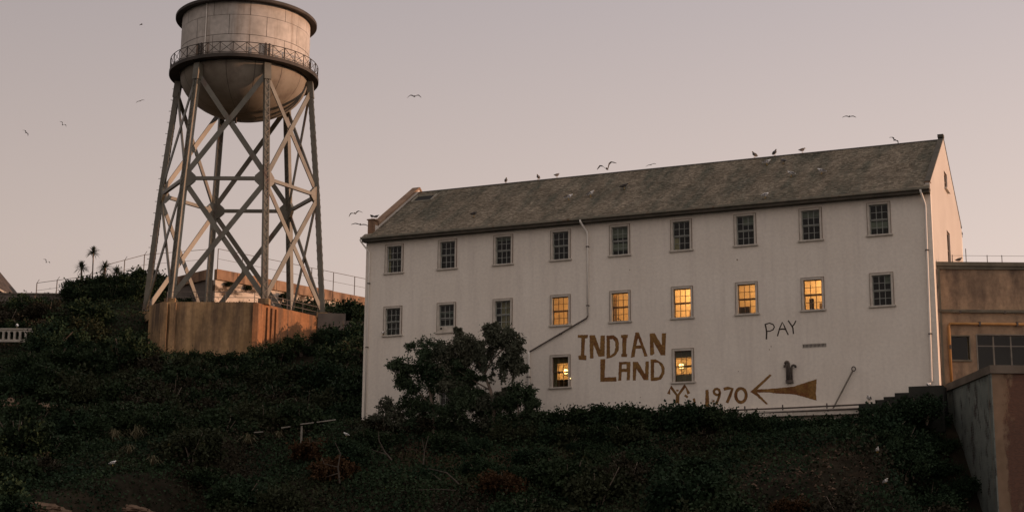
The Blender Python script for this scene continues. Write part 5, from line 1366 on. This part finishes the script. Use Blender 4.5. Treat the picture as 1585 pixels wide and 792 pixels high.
ZRG = 24.80
for u0, lb, rz, s in ((7.72, 'first gull on the ridge from the left', -1.0, 1.0), (10.0, 'second gull on the ridge from the left', -1.5, 1.0), (11.3, 'third gull on the ridge from the left', 1.3, 1.05), (24.28, 'fourth gull on the ridge from the left, first of the right three', -1.9, 1.1), (25.52, 'fifth gull on the ridge from the left, middle of the right three', -.9, 1.1), (27.21, 'sixth gull on the ridge from the left, last of the right three', 1.0, 1.1)):
    gull_stand(bworld(u0, WID / 2, ZRG), rz + YAW, lb, 'gull_grey', 'gull_dark', s, 'gulls standing along the ridge')
def on_roof(u, w_): return bworld(u, w_, 20.35 + SL * (w_ + .5) + .05)
for u0, w0, lb, rz, b in ((13.66, 2.28, 'white gull with raised wings low on the left half of the roof', .3, 'gull_white'), (15.02, 2.46, 'white gull on the roof right of the one with raised wings', -.2, 'gull_white'), (27.34, 2.61, 'white gull mid roof towards the right', 2.8, 'gull_white'), (29.11, 2.56, 'white gull mid roof, rightmost of all', 3.0, 'gull_white'), (26.47, -.2, 'pale gull at the eaves right of centre', 1.0, 'gull_white'), (25.37, 4.79, 'pale gull high on the roof below the right ridge gulls', .6, 'gull_white'), (26.4, 4.73, 'second pale gull high on the roof below the right ridge gulls', 2.4, 'gull_grey'), (16.93, 3.19, 'dark bird mid roof left of centre', .4, 'gull_dark'), (7.87, 1.02, 'dark bird low on the left part of the roof', 1.2, 'gull_dark')):
    gull_stand(on_roof(u0, w0), rz + YAW, lb, b, 'gull_grey' if b != 'gull_dark' else 'gull_dark', 1.15, 'birds on the roof slope')
gull_stand(bworld(UL + .15, .35, 21.72), 2.2, 'left gull of the pair on the parapet shoulder', 'gull_grey', 'gull_dark', .9)
gull_stand(bworld(UL + .35, .52, 21.72), .6, 'right gull of the pair on the parapet shoulder', 'gull_grey', 'gull_dark', .9)
gull_stand(bworld(2.37, -.1, 14.18), 1.4, 'gull on the sill of the leftmost middle row window', 'gull_white', 'gull_grey', .9)
gull_stand(bworld(31.86, -.5, 8.97), 4.2, 'white gull on the stair wall foot at the right of the facade', 'gull_white', 'gull_dark', 1.15)
gull_stand(bworld(34.95, -.45, 9.6), 1.5, 'small white gull at the foot of the right downpipe', 'gull_white', 'gull_grey', .9)
gull_stand((24.1, AY + .1, AZ + .22), .4, 'dark bird on the annex cornice by the gable', 'gull_dark', 'gull_dark', .95)
gull_stand((-38.4, 117.7, 18.2), 2.0, 'white gull on the arched balustrade at the left edge', 'gull_white', 'gull_grey', 1.3)
for x, y, lb in ((-26.7, 100.3, 'white gull on the left slope right of the outcrop'), (-20.37, 79.0, 'white gull on bare soil at the lower left'), (-9.32, 87.2, 'tiny white gull in the scrub below the barracks corner'), (17.08, 71.6, 'white bird on the dark bank left of the terrace'), (16.6, 68.3, 'lower white bird on the dark bank by the terrace')):
    gull_stand((x, y, gz(x, y) + .45), random.uniform(0, 6), lb, 'gull_white', 'gull_grey', .85)
for loc, rz, roll, lb, pose, s in (
    ((-10.1, 150, 47.5), -1.3, .1, 'gull gliding high above the left end of the roof', 'glide', 1.0),
    ((7.0, 110, 29.35), -1.9, .25, 'large gull skimming just above the middle of the ridge', 'up', 1.05),
    ((14.0, 150, 40.5), -1.5, .3, 'faint gull above the ridge right of the large one', 'flat', .75),
    ((32.0, 140, 42.7), -1.6, .0, 'gull in the open sky above the right half of the roof', 'flat', .9),
    ((38.8, 150, 43.3), -1.2, -.5, 'faint gull low over the right end of the ridge', 'glide', .85),
    ((-11.6, 110, 25.8), -1.8, .25, 'upper of two gulls flying at the left gable', 'glide', .75),
    ((-11.7, 115, 26.1), -1.5, -.1, 'lower of two gulls flying at the left gable', 'flat', .95),
    ((-43.6, 170, 62.3), .4, .2, 'tiny gull high in the sky left of the tank', 'glide', .7),
    ((-43.2, 170, 53.0), -1.4, .4, 'tiny gull in the sky left of the tower below the tank', 'flat', .7),
    ((-52.8, 160, 46.2), -.6, -.6, 'tiny gull far left in the middle sky', 'glide', .6),
    ((-48.9, 160, 47.1), -.9, -.5, 'tiny gull right of the far left one', 'up', .6),
    ((-49.6, 160, 31.9), -.8, -.4, 'tiny pale gull low over the left skyline', 'up', .6)):
    gull_fly(loc, rz, roll, lb, pose, 'gull_dark', s)
